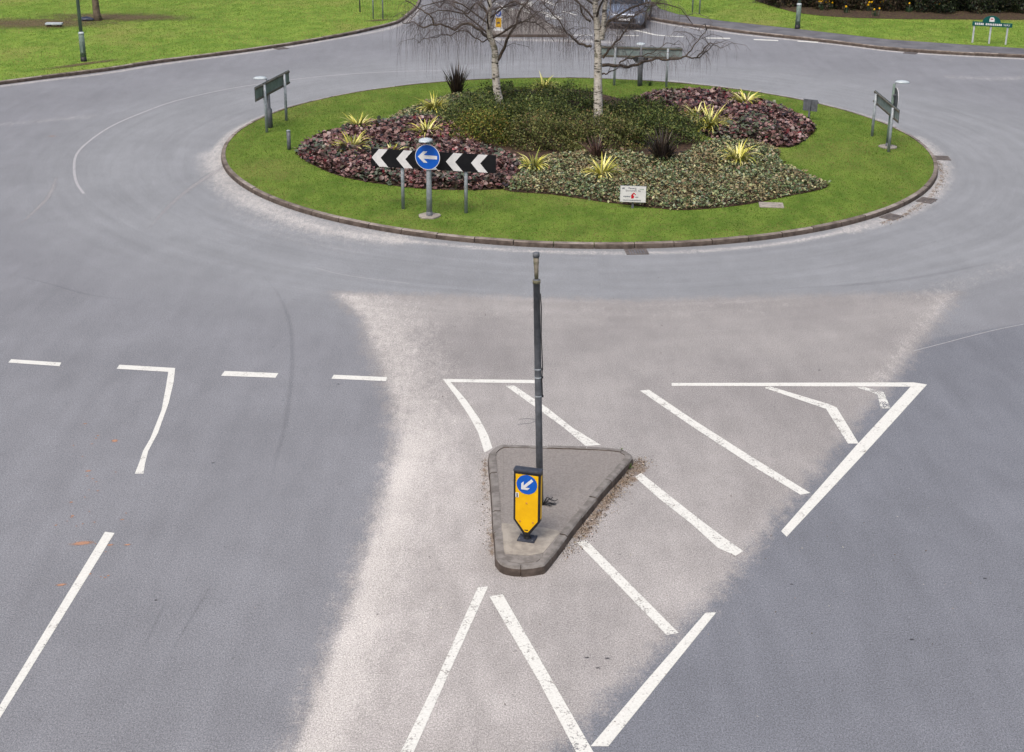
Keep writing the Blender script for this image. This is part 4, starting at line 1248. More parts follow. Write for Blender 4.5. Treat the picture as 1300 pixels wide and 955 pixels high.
IVY = [lin(104, 122, 78, .72), lin(78, 98, 58, .7), lin(152, 156, 108, .74), lin(178, 172, 128, .74), lin(140, 122, 90, .7), lin(116, 88, 68, .7), lin(76, 72, 46, .7), lin(134, 150, 122, .72)]
IW = [4, 3.5, 3.2, 1.8, 2.2, 1.5, 2.2, 2]
cover('ivy_planting', BED_F, 26000, 0.085, 0.13, IVY, IW, 'variegated green and cream ivy carpet behind the white sponsor board', 'ground cover', PT, 0.5, None, (lin(136, 122, 86, .7), 31))
cover('ivy_planting', BED_LB, 7000, 0.085, 0.13, IVY, IW, 'variegated ivy patch between the purple bed and dark spiky plant', 'ground cover', PT, 0.5, None, (lin(140, 146, 96, .7), 32))

# ------------------------------------------------------------------ low evergreen shrubs in the middle of the island
def shrub(loc, rx, ry, h, pal, w, label, n=7500, leaf=0.055, stems=14, name='low_shrub', group='low evergreen shrubs on the roundabout', upright=0.5, mat=None):
    t = thing(name, label, 'shrub', loc, random.uniform(0, 6.28), group)
    u = RNG.normal(0, 1, (n, 3)); u[:, 2] = np.abs(u[:, 2])
    u /= np.linalg.norm(u, axis=1)[:, None]
    az = np.arctan2(u[:, 1], u[:, 0])
    lump = 1 + 0.20 * np.sin(az * 5 + u[:, 2] * 7 + loc[0]) + 0.12 * np.sin(az * 9 + 2.1 + u[:, 2] * 13)
    rad = (0.60 + 0.42 * RNG.random(n) ** 0.6) * lump
    pos = u * rad[:, None] * np.array([rx, ry, h])
    pos[:, 2] = np.maximum(pos[:, 2], 0.03)
    rot = rots(RNG.random(n) * 6.283, RNG.normal(upright, 0.6, n), RNG.normal(0, 0.5, n))
    cols = pick(pal, n, w, 0.25)
    lump2 = vnoise(pos[:, :2] + 5.5, 2.2, 8)
    cols *= (0.75 + 0.5 * lump2)[:, None]
    V, F, C = scatter(PT[0], PT[1], pos, rot, leaf * (0.6 + 0.9 * RNG.random(n)), cols)
    link('foliage', np_mesh('foliage', V, F, mat or M_LEAF, colors=np.clip(C, 0, 1)), t)
    st = MB()
    for k in range(stems):
        a = random.uniform(0, 6.28); q = random.uniform(0.35, 0.85)
        e = (math.cos(a) * rx * q, math.sin(a) * ry * q, h * math.sqrt(1 - q * q) * 0.9)
        st.tube([(e[0] * .08, e[1] * .08, -0.05), (e[0] * .45, e[1] * .45, e[2] * .6), e], [0.014, 0.010, 0.004], 5)
    st.build('stems', M_BROWN, t)
    return t
GD = [lin(86, 102, 50, .76), lin(66, 82, 42, .74), lin(110, 122, 62, .76), lin(120, 116, 62, .76), lin(52, 62, 34, .72)]
GY = [lin(108, 118, 48, .74), lin(86, 102, 42, .72), lin(140, 136, 62, .74), lin(150, 122, 62, .72), lin(62, 74, 34, .7)]
GB = [lin(100, 106, 58, .78), lin(88, 100, 50, .76), lin(122, 120, 70, .78), lin(128, 106, 74, .74), lin(64, 70, 40, .72)]
GW = [3, 2.5, 2, 1, 2]
Z = ZI + 0.02
shrub((-0.85, 40.9, Z), 1.05, 1.0, 0.80, GY, GW, 'yellow green low shrub at the edge of the purple bed')
shrub((-1.1, 43.0, Z), 1.3, 1.4, 0.80, GD, GW, 'dark green low shrub between the dark spiky plant and leaning birch')
shrub((0.9, 40.5, Z), 1.35, 1.15, 0.80, GB, GW, 'brownish green low shrub behind the two yellow grass tufts', 9000)
shrub((2.7, 40.6, Z), 1.35, 1.2, 0.80, GB, GW, 'brownish low shrub in front of the upright birch trunk', 9000)
shrub((0.8, 42.9, Z), 1.4, 1.4, 0.84, GD, GW, 'dark low shrub between the two birch trunks', 9000)
shrub((4.3, 41.3, Z), 1.35, 1.3, 0.80, GD, GW, 'dark green low shrub beside the right hand purple bed', 9000)
shrub((3.8, 43.6, Z), 1.2, 1.1, 0.68, GD, GW, 'small dark shrub behind the upright birch')
shrub((-0.4, 45.6, Z), 1.3, 1.1, 0.68, GD, GW, 'dark low shrub around the foot of the leaning birch')
shrub((1.6, 45.6, Z), 1.5, 1.2, 0.68, GD, GW, 'dark low shrub below the farthest yellow tuft')

# ------------------------------------------------------------------ strap-leaved accents
YEL = [lin(222, 216, 104, .9), lin(236, 228, 136, .9), lin(202, 198, 84, .86), lin(150, 160, 62, .78), lin(238, 232, 164, .9)]
YT = [
    ((-4.64, 41.83), 1.0, 'yellow striped grass tuft at the back corner of the purple bed'),
    ((-4.52, 39.04), 1.0, 'yellow striped grass tuft in the purple bed left of the chevron board'),
    ((-2.53, 44.52), 1.05, 'yellow striped grass tuft in the ivy below the dark spiky plant'),
    ((-2.56, 40.97), 1.05, 'yellow striped grass tuft just behind the blue arrow disc'),
    ((-3.37, 38.43), 0.75, 'yellow grass tuft half hidden behind the chevron board'),
    ((1.03, 48.27), 0.9, 'yellow striped grass tuft on the far edge between the birches'),
    ((0.55, 37.33), 0.85, 'small yellow green grass tuft between purple bed and ivy'),
    ((2.33, 36.47), 0.95, 'yellow striped grass tuft behind the white sponsor board'),
    ((5.88, 42.25), 1.25, 'large yellow striped grass tuft between shrubs and purple bed'),
    ((5.68, 43.80), 0.9, 'yellow grass tuft tucked behind the large tuft'),
    ((7.50, 45.79), 1.0, 'yellow striped grass tuft on the back of the right purple bed'),
    ((6.17, 38.24), 1.05, 'yellow striped grass tuft alone in the ivy carpet'),
]
for (x, y), k, lb in YT:
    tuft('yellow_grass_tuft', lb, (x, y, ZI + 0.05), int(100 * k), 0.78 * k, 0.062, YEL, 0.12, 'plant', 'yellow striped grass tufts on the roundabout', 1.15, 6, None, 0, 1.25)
DK = [lin(72, 58, 52, .7), lin(54, 44, 42, .7), lin(92, 76, 62, .7), lin(86, 82, 66, .7), lin(44, 36, 36, .7)]
DK2 = [lin(104, 74, 66, .7), lin(76, 54, 52, .7), lin(122, 96, 84, .7), lin(58, 44, 42, .7)]
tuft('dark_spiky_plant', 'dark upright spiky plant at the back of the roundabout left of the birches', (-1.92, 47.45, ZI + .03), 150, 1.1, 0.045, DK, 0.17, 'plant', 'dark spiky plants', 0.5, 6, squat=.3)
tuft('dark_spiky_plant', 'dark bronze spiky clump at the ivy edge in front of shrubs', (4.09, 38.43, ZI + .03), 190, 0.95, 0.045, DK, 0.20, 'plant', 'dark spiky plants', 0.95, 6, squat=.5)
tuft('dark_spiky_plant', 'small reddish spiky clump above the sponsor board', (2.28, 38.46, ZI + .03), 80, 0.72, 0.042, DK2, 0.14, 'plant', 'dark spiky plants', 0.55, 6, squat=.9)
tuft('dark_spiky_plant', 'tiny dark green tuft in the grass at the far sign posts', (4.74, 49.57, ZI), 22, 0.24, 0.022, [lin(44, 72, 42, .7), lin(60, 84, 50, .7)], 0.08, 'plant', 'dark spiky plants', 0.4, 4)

# ------------------------------------------------------------------ weeping birches, bare in early spring
def birch(name, label, base, trunk, trunk_r, limbs, top, seed, nup=16, ntw=85):
    rs = random.Random(seed)
    t = thing(name, label, 'tree', base, 0, 'bare weeping birches on the roundabout')
    B = Vector(base)
    loc = lambda p: Vector(p) - B
    tr = [tuple(loc(p)) for p in smooth_path(trunk, 4)]
    n = len(tr)
    rr = [trunk_r * (1.12 if i == 0 else 1.0) * (1 - 0.93 * (i / (n - 1)) ** 1.1) + 0.006 for i in range(n)]
    rr[0] *= 1.15
    MB().tube(tr, rr, 16).build('trunk', M_BIRCH, t, True)
    tw = MB()
    def twig(p, out, length, r=0.0023):
        p = Vector(p)
        pts = [p]
        d = Vector((out.x, out.y, out.z + rs.uniform(0.0, 0.3)))
        d.normalize()
        k = 5
        for i in range(k):
            f = (i + 1) / k
            dd = d * (1 - f) ** 1.6 * 0.55 + Vector((rs.gauss(0, .05), rs.gauss(0, .05), -f))
            p = p + dd.normalized() * (length / k)
            pts.append(p)
        tw.tube(pts, [r, r * .9, r * .8, r * .7, r * .55, r * .4], 3, False)
    def spray(path, cnt, lo, hi, start=0.2, branch=True, rad=0.02):
        """branchlets and hanging twigs along a limb"""
        P = [Vector(p) for p in path]
        for k in range(cnt):
            f = start + (1 - start) * rs.random()
            i = min(int(f * (len(P) - 1)), len(P) - 2)
            u = f * (len(P) - 1) - i
            q = P[i].lerp(P[i + 1], u)
            a = rs.uniform(0, 6.28)
            out = Vector((math.cos(a), math.sin(a), rs.uniform(-.1, .5)))
            if branch and rs.random() < 0.16:
                ln = rs.uniform(0.4, 1.1)
                tip = q + out * ln * 0.8 + Vector((0, 0, 0.05))
                mid = q.lerp(tip, .5) + Vector((rs.gauss(0, .06), rs.gauss(0, .06), 0.12))
                tw.tube([q, mid, tip, tip + Vector((out.x * .15, out.y * .15, -.15))], [0.009, 0.007, 0.005, 0.003], 4, False)
                for j in range(rs.randint(4, 8)):
                    g2 = rs.random()
                    s = q.lerp(mid, g2 * 2) if g2 < .5 else mid.lerp(tip, g2 * 2 - 1)
                    twig(s, out + Vector((rs.gauss(0, .5), rs.gauss(0, .5), 0)), rs.uniform(lo, hi) * 0.8)
            else:
                twig(q, out, rs.uniform(lo, hi))
    for pts, r0, cnt, lo, hi, white in limbs:
        path = []
        sp = smooth_path(pts, 4)
        for i, p in enumerate(sp):
            w = 0.03 * math.sin(i * 1.7 + seed) if i else 0
            path.append(tuple(loc(p) + Vector((0, w, w * 0.5))))
        m = len(path)
        MB().tube(path, [r0 * (1 - 0.85 * i / (m - 1)) + 0.003 for i in range(m)], 8).build('limb', M_BIRCH if white else M_BROWN, t, True)
        spray(path, cnt, lo, hi)
    # limbs of the upper crown
    P = [Vector(p) for p in tr]
    for k in range(nup):
        f = 0.42 + 0.55 * (k + rs.random()) / nup
        i = min(int(f * (n - 1)), n - 2)
        q = P[i]
        a = k * 2.4 + rs.uniform(-.4, .4)
        ln = (3.4 - 2.2 * (f - .42) / .55) * rs.uniform(0.7, 1.1)
        path = []
        for j in range(7):
            s = j / 6
            path.append(tuple(q + Vector((math.cos(a + .15 * math.sin(3 * s)) * ln * s * .85, math.sin(a + .2 * s) * ln * s * .85,
                                          ln * (0.62 * s - 0.62 * s * s * s) + rs.gauss(0, .04) * (j > 0)))))
        MB().tube(path, [max(0.006, rr[i] * 0.36) * (1 - .85 * j / 6) + 0.003 for j in range(7)], 6).build('limb', M_BROWN, t, True)
        spray(path, ntw, 0.7, 2.0, 0.25)
    o = tw.build('twigs', M_TWIG, t)
    o['kind'] = 'stuff'
    return t

YA, YB = 44.84, 42.77
TA = [(-0.46, 44.84, 0.05), (-0.47, 44.84, 0.5)] + [(-0.53, 44.84, 0.73), (-0.59, 44.84, 1.30), (-0.61, 44.84, 1.64), (-0.61, 44.84, 2.02), (-0.69, 44.84, 2.32), (-0.78, 44.84, 2.55), (-0.80, 44.84, 2.88), (-0.78, 44.84, 3.25), (-0.77, 44.84, 3.62)] + [(-0.85, 44.9, 4.6), (-0.7, 45.0, 5.6), (-0.8, 45.0, 6.8), (-0.6, 44.9, 8.2), (-0.65, 44.8, 9.4)]
LA = [
    ([(-0.65, 44.84, 1.61), (-0.51, 44.84, 1.80), (-0.33, 44.84, 2.14)] + [(-0.19, 44.60, 2.56), (0.05, 44.60, 2.93), (0.14, 44.60, 3.30), (0.41, 44.60, 3.66)] + [(0.9, 44.3, 4.6), (1.4, 44.0, 5.4), (1.9, 43.9, 5.6)], 0.055, 120, 0.6, 1.7, False),
    ([(-0.74, 44.84, 2.36), (-0.93, 44.84, 2.55)] + [(-1.15, 44.50, 2.80), (-1.53, 44.50, 2.96), (-1.86, 44.50, 2.76), (-2.20, 44.50, 2.90), (-2.50, 44.50, 2.90), (-2.88, 44.50, 2.82), (-3.10, 44.50, 2.97), (-3.47, 44.50, 2.93)], 0.05, 190, 0.5, 2.0, False),
    ([(-2.50, 44.50, 2.92), (-2.57, 44.50, 3.14), (-2.72, 44.50, 3.25), (-3.02, 44.50, 3.43), (-3.35, 44.50, 3.65)] + [(-3.9, 44.5, 4.1), (-4.4, 44.6, 4.2)], 0.025, 80, 0.4, 1.5, False),
    ([(-0.82, 44.84, 2.47), (-0.97, 44.84, 2.34), (-1.24, 44.84, 2.47), (-1.61, 44.84, 2.69), (-1.99, 44.84, 2.54), (-2.22, 44.84, 2.55), (-2.49, 44.84, 2.46), (-2.83, 44.84, 2.42), (-3.02, 44.84, 2.27)], 0.02, 70, 0.3, 1.1, False),
    ([(-0.82, 44.84, 3.18), (-1.01, 44.84, 3.40), (-1.24, 44.84, 3.51), (-1.46, 44.84, 3.21), (-1.84, 44.84, 3.39), (-2.14, 44.84, 3.54), (-2.36, 44.84, 3.39), (-2.58, 44.84, 3.61)], 0.03, 150, 0.5, 1.6, False),
    ([(-0.67, 44.90, 3.33), (-0.36, 44.90, 3.40), (-0.03, 44.90, 3.46), (0.18, 44.90, 3.49), (0.45, 44.90, 3.39), (0.72, 44.90, 3.16), (1.07, 44.90, 2.90), (1.34, 44.90, 2.66), (1.62, 44.90, 2.63)], 0.022, 110, 0.4, 1.4, False),
    ([(-0.29, 44.30, 2.81), (-0.02, 44.30, 2.94), (0.21, 44.30, 3.04), (0.48, 44.30, 3.15), (0.58, 44.30, 3.28), (0.78, 44.30, 3.38)], 0.02, 60, 0.3, 1.0, False),
]
birch('birch_tree', 'leaning white birch whose trunk forks low above the dark shrubs', (-0.46, 44.84, 0.11), TA, 0.135, LA, 9.4, 3, 20, 52)
TB = [(2.56, 42.77, 0.05), (2.56, 42.77, 0.5)] + [(2.53, 42.77, 1.16), (2.51, 42.77, 1.78), (2.49, 42.77, 2.50), (2.44, 42.77, 3.22), (2.36, 42.77, 3.92)] + [(2.4, 42.8, 4.4), (2.3, 42.9, 5.6), (2.45, 42.9, 7.0), (2.3, 43.0, 8.6), (2.4, 43.0, 10.0)]
LB = [
    ([(2.58, 42.77, 2.75), (2.62, 42.77, 3.04), (2.65, 42.77, 3.39), (2.68, 42.77, 3.92)] + [(2.95, 42.6, 4.6), (3.1, 42.5, 5.8), (3.3, 42.6, 7.0), (3.4, 42.5, 8.2)], 0.10, 60, 0.8, 1.8, True),
    ([(2.63, 42.70, 2.01), (3.07, 42.70, 2.01), (3.43, 42.70, 1.98), (3.79, 42.70, 2.09), (4.22, 42.70, 2.22), (4.65, 42.70, 2.19), (5.12, 42.70, 2.29), (5.45, 42.70, 2.25), (5.69, 42.70, 2.43), (5.93, 42.70, 2.65)], 0.05, 150, 0.25, 0.8, False),
    ([(5.42, 42.50, 2.30), (5.59, 42.50, 2.50), (5.76, 42.50, 2.72), (5.94, 42.50, 2.67), (6.16, 42.50, 2.58)], 0.02, 46, 0.25, 0.9, False),
    ([(2.64, 42.77, 1.74), (2.79, 42.77, 1.76), (3.04, 42.77, 1.89), (3.40, 42.77, 1.95)], 0.025, 6, 0.2, 0.5, False),
    ([(3.13, 42.60, 2.09), (3.27, 42.60, 2.20), (3.56, 42.60, 2.27), (3.91, 42.60, 2.36), (4.20, 42.60, 2.47), (4.51, 42.60, 2.69), (4.91, 42.60, 2.66)], 0.022, 40, 0.25, 0.8, False),
    ([(2.64, 42.60, 2.24), (2.76, 42.60, 2.43), (2.93, 42.60, 2.64), (3.17, 42.60, 2.89), (3.34, 42.60, 3.18), (3.58, 42.60, 3.57), (3.86, 42.60, 3.75), (4.14, 42.60, 3.85)], 0.035, 120, 0.4, 1.2, False),
    ([(5.07, 42.30, 2.36), (5.24, 42.30, 2.60), (5.44, 42.30, 2.89), (5.64, 42.30, 3.14), (5.77, 42.30, 3.30)], 0.018, 50, 0.2, 0.7, False),
    ([(2.30, 42.90, 2.53), (2.14, 42.90, 2.56), (1.88, 42.90, 2.65), (1.68, 42.90, 2.84), (1.54, 42.90, 2.94), (1.34, 42.90, 3.26), (1.01, 42.90, 3.61), (0.81, 42.90, 3.83)], 0.04, 170, 0.5, 1.5, False),
    ([(2.25, 42.90, 3.27), (2.12, 42.90, 3.36), (1.98, 42.90, 3.55), (1.88, 42.90, 3.84)] + [(1.4, 43.0, 4.2), (1.1, 43.2, 4.7)], 0.03, 110, 0.5, 1.6, False),
    ([(2.58, 42.80, 2.96), (2.76, 42.80, 3.28), (2.96, 42.80, 3.35)] + [(3.07, 42.50, 3.44), (3.36, 42.50, 3.47), (3.68, 42.50, 3.58), (3.99, 42.50, 3.76), (4.27, 42.50, 3.94)], 0.035, 120, 0.4, 1.4, False),
]
birch('birch_tree', 'upright white birch with long side branch, standing beside the dark shrubs', (2.56, 42.77, 0.11), TB, 0.145, LB, 10, 5, 20, 52)

# ------------------------------------------------------------------ lamp posts, far signs and posts
def lamp_post(loc, label, lean=(0, 0)):
    t = thing('lamp_post', label, 'lamp post', loc, 0, 'tall street lamp posts')
    MB().lathe([(0.115, -0.1), (0.115, 0.17)], 18).build('foot', M_BLACK, t, True)
    MB().lathe([(0.108, 0.17), (0.100, 1.02)], 18).build('base_section', M_GREENST, t, True)
    MB().lathe([(0.106, 1.0), (0.106, 1.06), (0.07, 1.10)], 18).build('collar', M_SIGNLAMP, t, True)
    MB().tube([(0, 0, 1.05), (lean[0] * 3, lean[1] * 3, 4), (lean[0] * 7, lean[1] * 7, 8.2), (lean[0] * 7 + .15, lean[1] * 7, 8.7), (lean[0] * 7 + .9, lean[1] * 7, 8.95)], [0.068, 0.055, 0.042, 0.038, 0.034], 14).build('column', M_GREENST, t, True)
    MB().box((lean[0] * 7 + 1.25, lean[1] * 7, 8.96), (0.75, 0.28, 0.14)).build('lantern', M_STEEL, t, bevel=0.04)
    MB().box((0, -0.104, 0.55), (0.10, 0.012, 0.42)).build('access_door', M_GREENST, t, bevel=0.003)
    return t
lamp_post((-16.13, 53.43, ZI), 'green grey lamp post with black foot on the far lawn near the bare tree', (-0.006, 0))
lamp_post((12.38, 63.09, ZI), 'green grey lamp post standing between the footway and the hedge', (0.004, 0))

def two_post_sign(a, b, label, z0, z1, mat, extra=0.25, r=0.038):
    a, b = Vector((a[0], a[1])), Vector((b[0], b[1]))
    mid = (a + b) / 2; d = b - a
    t = thing('road_sign', label, 'road sign', (mid.x, mid.y, ZI), math.atan2(d.y, d.x), 'grey backed signs on two posts')
    hs = d.length / 2
    for s in (-1, 1):
        MB().tube([(s * hs, 0, -0.1), (s * hs, 0, z1)], r, 10).build('post', M_STEEL, t, True)
    MB().box((0, 0.05, (z0 + z1) / 2), (2 * hs + 2 * extra, 0.02, z1 - z0)).build('panel', mat, t, bevel=0.004)
    for zz in (z0 + .12, z1 - .12):
        MB().box((0, 0.033, zz), (2 * hs + 2 * extra - .04, 0.02, 0.05)).build('rail', M_BACK, t)
    return t
two_post_sign((-6.37, 64.93), (-5.93, 64.83), 'grey sign back on two thin posts by the dropped kerb beyond the birch twigs', 0.95, 2.1, M_SIGNLAMP, 0.15, 0.03)
two_post_sign((8.32, 67.76), (8.59, 67.26), 'grey sign back on two close posts behind the footway near the car', 1.3, 2.2, M_BACK, 0.25, 0.034)
t = thing('marker_post', 'thin lone grey post on the far lawn left of the two post sign', 'post', (-7.18, 67.01, ZI))
MB().tube([(0, 0, -0.1), (-0.02, 0, 2.4)], 0.03, 10).build('shaft', M_STEELD, t, True)
MB().box((-0.02, 0.04, 2.2), (0.3, 0.012, 0.42)).build('plate', M_BACK, t, bevel=0.003)

# street name board with arched crest
M_SGREEN = simple('name_board_green', lin(0, 92, 84, .7), lin(0, 78, 74, .7), 5, 0.5)
M_POSTW = simple('off_white_post', lin(196, 200, 206, .72), lin(170, 174, 180, .72), 6, 0.6)
p0, p1 = Vector((18.99, 59.57)), Vector((20.22, 59.11))
d = p1 - p0; mid = (p0 + p1) / 2
t = thing('street_name_sign', 'green street name board with arched crest on three white posts', 'street sign', (mid.x, mid.y, ZI), math.atan2(d.y, d.x))
for f in (-.5, 0, .5):
    MB().box((f * d.length, 0.03, 0.36), (0.07, 0.06, 0.92)).build('post', M_POSTW, t, bevel=0.006)
bd = MB().box((0.04, -0.015, 0.80), (d.length + 0.26, 0.022, 0.17)).build('name_board', M_SGREEN, t, bevel=0.004)
arch = [(-.36, .885), (.36, .885)] + [(.36 * math.cos(a), .885 + .27 * math.sin(a)) for a in np.linspace(0.05, math.pi - 0.05, 17)]
cr = MB().plate(arch, -0.026, -0.004).build('crest_panel', M_SGREEN, t)
print_plate('emblem', [(-.09, .91), (.11, .91), (.11, 1.02), (.06, 1.09), (-.05, 1.09), (-.09, 1.03)], -0.027, M_SWHITE, cr)
print_plate('emblem_bar', [(-.05, 1.00), (.05, 1.00), (.06, 1.04), (-.04, 1.04)], -0.030, M_RED, cr)
x = -d.length / 2 + 0.02
for word in (5, 9):
    for k in range(word):
        print_plate('letter_mark', [(x, .76), (x + .055, .76), (x + .055 * random.uniform(.6, 1), .84), (x, .84)], -0.027, M_SWHITE, bd)
        x += 0.072
    x += 0.06
text_part('lettering', 'WAY', 0.115, x + 0.12, 0.76, -0.028, M_SWHITE, bd)

# ------------------------------------------------------------------ far lawn: bare tree, slab, litter bag
t = thing('bare_tree', 'grey tree trunk standing on the bare earth of the far lawn', 'tree', (-18.48, 63.73, ZI))
pts = [(0.06, 0, -0.1), (0.02, 0, 0.25), (0, 0, 1.0), (-0.02, 0, 2.5), (0.05, 0.02, 4.5), (0, 0.05, 6.5), (0.1, 0, 9.0)]
M_GBARK = simple('grey_bark', lin(120, 108, 92, .7), lin(84, 74, 62, .7), 9, 0.9, 0.7, 30, world=True)
MB().tube(pts, [0.24, 0.16, 0.14, 0.125, 0.10, 0.07, 0.02], 14).build('trunk', M_GBARK, t, True)
cw = MB()
for k in range(14):
    a = k * 2.4; z = 3.0 + k * 0.4; ln = 3.2 - 0.14 * k
    q = Vector((0.03, 0.02, z))
    pp = [q + Vector((math.cos(a) * ln * s * .8, math.sin(a) * ln * s * .8, ln * s * .65)) for s in (0, .3, .65, 1)]
    MB().tube(pp, [.05, .035, .02, .006], 7).build('limb', M_GBARK, t, True)
    for j in range(14):
        s = random.random(); b = pp[1].lerp(pp[3], s)
        e = b + Vector((random.gauss(0, .4), random.gauss(0, .4), random.uniform(.1, .7)))
        cw.tube([b, b.lerp(e, .5) + Vector((0, 0, .05)), e], [.009, .006, .003], 4, False)
o = cw.build('twigs', M_TWIG, t); o['kind'] = 'stuff'
t = thing('concrete_slab', 'low pale grey slab lying on bare earth left of the tree', 'slab', (-19.78, 61.81, ZI), 0.05)
MB().box((0, 0, 0.13), (0.70, 0.30, 0.07)).build('slab_top', M_SIGNLAMP, t, bevel=0.01)
for s in (-1, 1):
    MB().box((s * 0.22, 0, 0.045), (0.14, 0.24, 0.11)).build('support', M_SOIL, t)
bag = MB()
bag.lathe([(0.05, 0), (0.2, 0.01), (0.24, 0.06), (0.20, 0.12), (0.10, 0.16), (0.03, 0.17)], 14)
bag.v = [(x * (1.5 + random.uniform(-.25, .25)), y * (0.9 + random.uniform(-.2, .2)), z * random.uniform(.7, 1.2)) for x, y, z in bag.v]
M_BAG = simple('dark_blue_plastic', lin(52, 60, 84, .7), lin(36, 42, 60, .7), 12, 0.4, spec=0.45)
prop(bag.build('litter_bag', M_BAG, None, True, loc=(-18.89, 63.58, ZI)), 'crumpled dark blue bag lying against the bare tree trunk', 'bag')

# ------------------------------------------------------------------ far splitter island and its bollard
ISN = [(-0.91, 60.71), (2.22, 60.88), (2.13, 62.07), (1.62, 63.87), (1.09, 65.76), (0.53, 67.51), (0.05, 68.27), (-0.5, 67.7), (-0.91, 65.15), (-1.07, 62.34)]
if area(ISN) > 0:
    ISN = ISN[::-1]
isn = thing('splitter_island', 'far kerbed traffic island carrying the white and yellow bollard', 'traffic island', (0, 0, 0))
MB().prism(inset(ISN, 0.126), -0.05, 0.112).build('paving', M_ISLAND, isn)
kerb_run(isn, ISN + [ISN[0]], False, [M_KERBD, M_KERBI], length=0.9)
t = thing('bollard', 'white bollard with blue disc and yellow lower panel on the far island', 'bollard', (-0.69, 61.83, 0.112), R(-4))
M_WPLAS = simple('white_plastic', (0.56, 0.57, 0.58, 1), (0.48, 0.49, 0.5, 1), 6, 0.5)
MB().plate([(-.17, .0), (-.15, .85), (-.12, .93), (.12, .93), (.15, .85), (.17, .0)], -.10, .10).build('body', M_WPLAS, t, bevel=0.03)
print_plate('disc', disc_poly(0.125, 30, 0, .72), -0.102, M_SBLUE, t)
print_plate('arrow', arrow_poly(0.19, math.radians(225), 0, .72), -0.106, M_SWHITE, t)
print_plate('yellow_panel', [(-.12, .15), (-.12, .54), (.12, .54), (.12, .15)], -0.102, M_SYEL, t)
print_plate('print', [(-.06, .30), (-.06, .38), (.06, .38), (.06, .30)], -0.106, M_IRON, t)
MB().box((0, 0, 0.02), (.44, .34, .06)).build('base', M_WPLAS, t, bevel=0.015)

# ------------------------------------------------------------------ hedge shrubs, soil strip and daffodils
SOILP = smooth_path([(12.6, 69.63), (14.1, 67.09), (16.9, 66.25), (20.5, 66.22), (24.5, 66.46)] + [(34, 69), (34, 78), (14, 80), (11.5, 76)], 3, True)
slab('hedge_soil', SOILP, ZI + 0.03, M_SOIL, ZI - 0.05)
EV = [lin(44, 58, 34, .7), lin(34, 46, 30, .7), lin(60, 74, 42, .7), lin(74, 70, 46, .7), lin(26, 32, 24, .7)]
BR = [lin(84, 72, 54, .7), lin(66, 56, 42, .7), lin(60, 70, 40, .7), lin(104, 88, 66, .7), lin(44, 40, 30, .7)]
def hedge(loc, rx, ry, h, pal, label, n=9000, stems=40, leaf=.1):
    return shrub(loc, rx, ry, h, pal, GW, label, n, leaf, stems, 'hedge_shrub', 'hedge shrubs behind the soil strip')
hx = [(13.4, 71.0), (15.5, 70.2), (17.7, 69.8), (20.0, 69.4), (22.3, 69.5), (24.8, 69.6), (27.4, 69.4)]
hl = ['brown twiggy hedge shrub at the lamp post end of the soil strip', 'brown green hedge shrub next to the lamp post end shrub',
      'brown green hedge shrub behind the first daffodils', 'mixed green hedge shrub behind the brightest daffodils',
      'dark evergreen hedge shrub next to the street name sign', 'dark evergreen hedge shrub directly behind the street name sign', 'dark evergreen hedge shrub past the street name sign']
for (x_, y_), lb, k in zip(hx, hl, range(7)):
    hedge((x_, y_, ZI), 1.5, 1.35, 2.6, BR if k < 3 else EV, lb)
DAFF = [(14.6, 68.94), (15.1, 69.24), (16.8, 68.81), (16.7, 66.99), (17.7, 69.4), (20.2, 69.29), (20.4, 69.04), (15.6, 67.95), (18.6, 68.39)]
DL = ['daffodil clump at the foot of the brown twiggy hedge shrub by the lamp post', 'daffodil clump just beside the one at the brown twiggy shrub', 'tall daffodil clump with most flowers, in the middle of the hedge', 'daffodil clump standing forward at the lawn edge of the soil strip', 'daffodil clump right behind the one at the lawn edge', 'daffodil clump below the mixed green hedge shrub', 'daffodil clump below the dark evergreen nearest the street name sign', 'single flowered daffodil clump in the brown half of the hedge', 'single flowered daffodil clump in the green half of the hedge']
for i, (x_, y_) in enumerate(DAFF):
    t = thing('daffodil_clump', DL[i], 'flowers', (x_, y_, ZI + .02), random.uniform(0, 6), 'daffodil clumps in front of the hedge')
    o = tuft('leaves', None, (0, 0, 0), 26, 0.36, 0.025, [lin(60, 96, 60, .7), lin(44, 78, 50, .7)], 0.18, None, None, 0.3, 4)
    o.parent = t
    for k in range(random.randint(1, 3) if i < 7 else 1):
        a = random.uniform(0, 6.28); r_ = random.uniform(0.02, 0.22); hz = random.uniform(0.30, 0.42)
        fx, fy = r_ * math.cos(a), r_ * math.sin(a)
        f = MB().lathe([(0.01, 0), (0.045, 0.02), (0.05, 0.028), (0.02, 0.035), (0.02, 0.06), (0.027, 0.07)], 10)
        f.v = [(fx + vx, fy - vz, hz + vy) for vx, vy, vz in f.v]
        f.build('flower', M_SYEL, t)
        MB().tube([(fx * .6, fy * .6, 0), (fx, fy, hz)], 0.006, 5).build('stalk', M_GREENST, t)

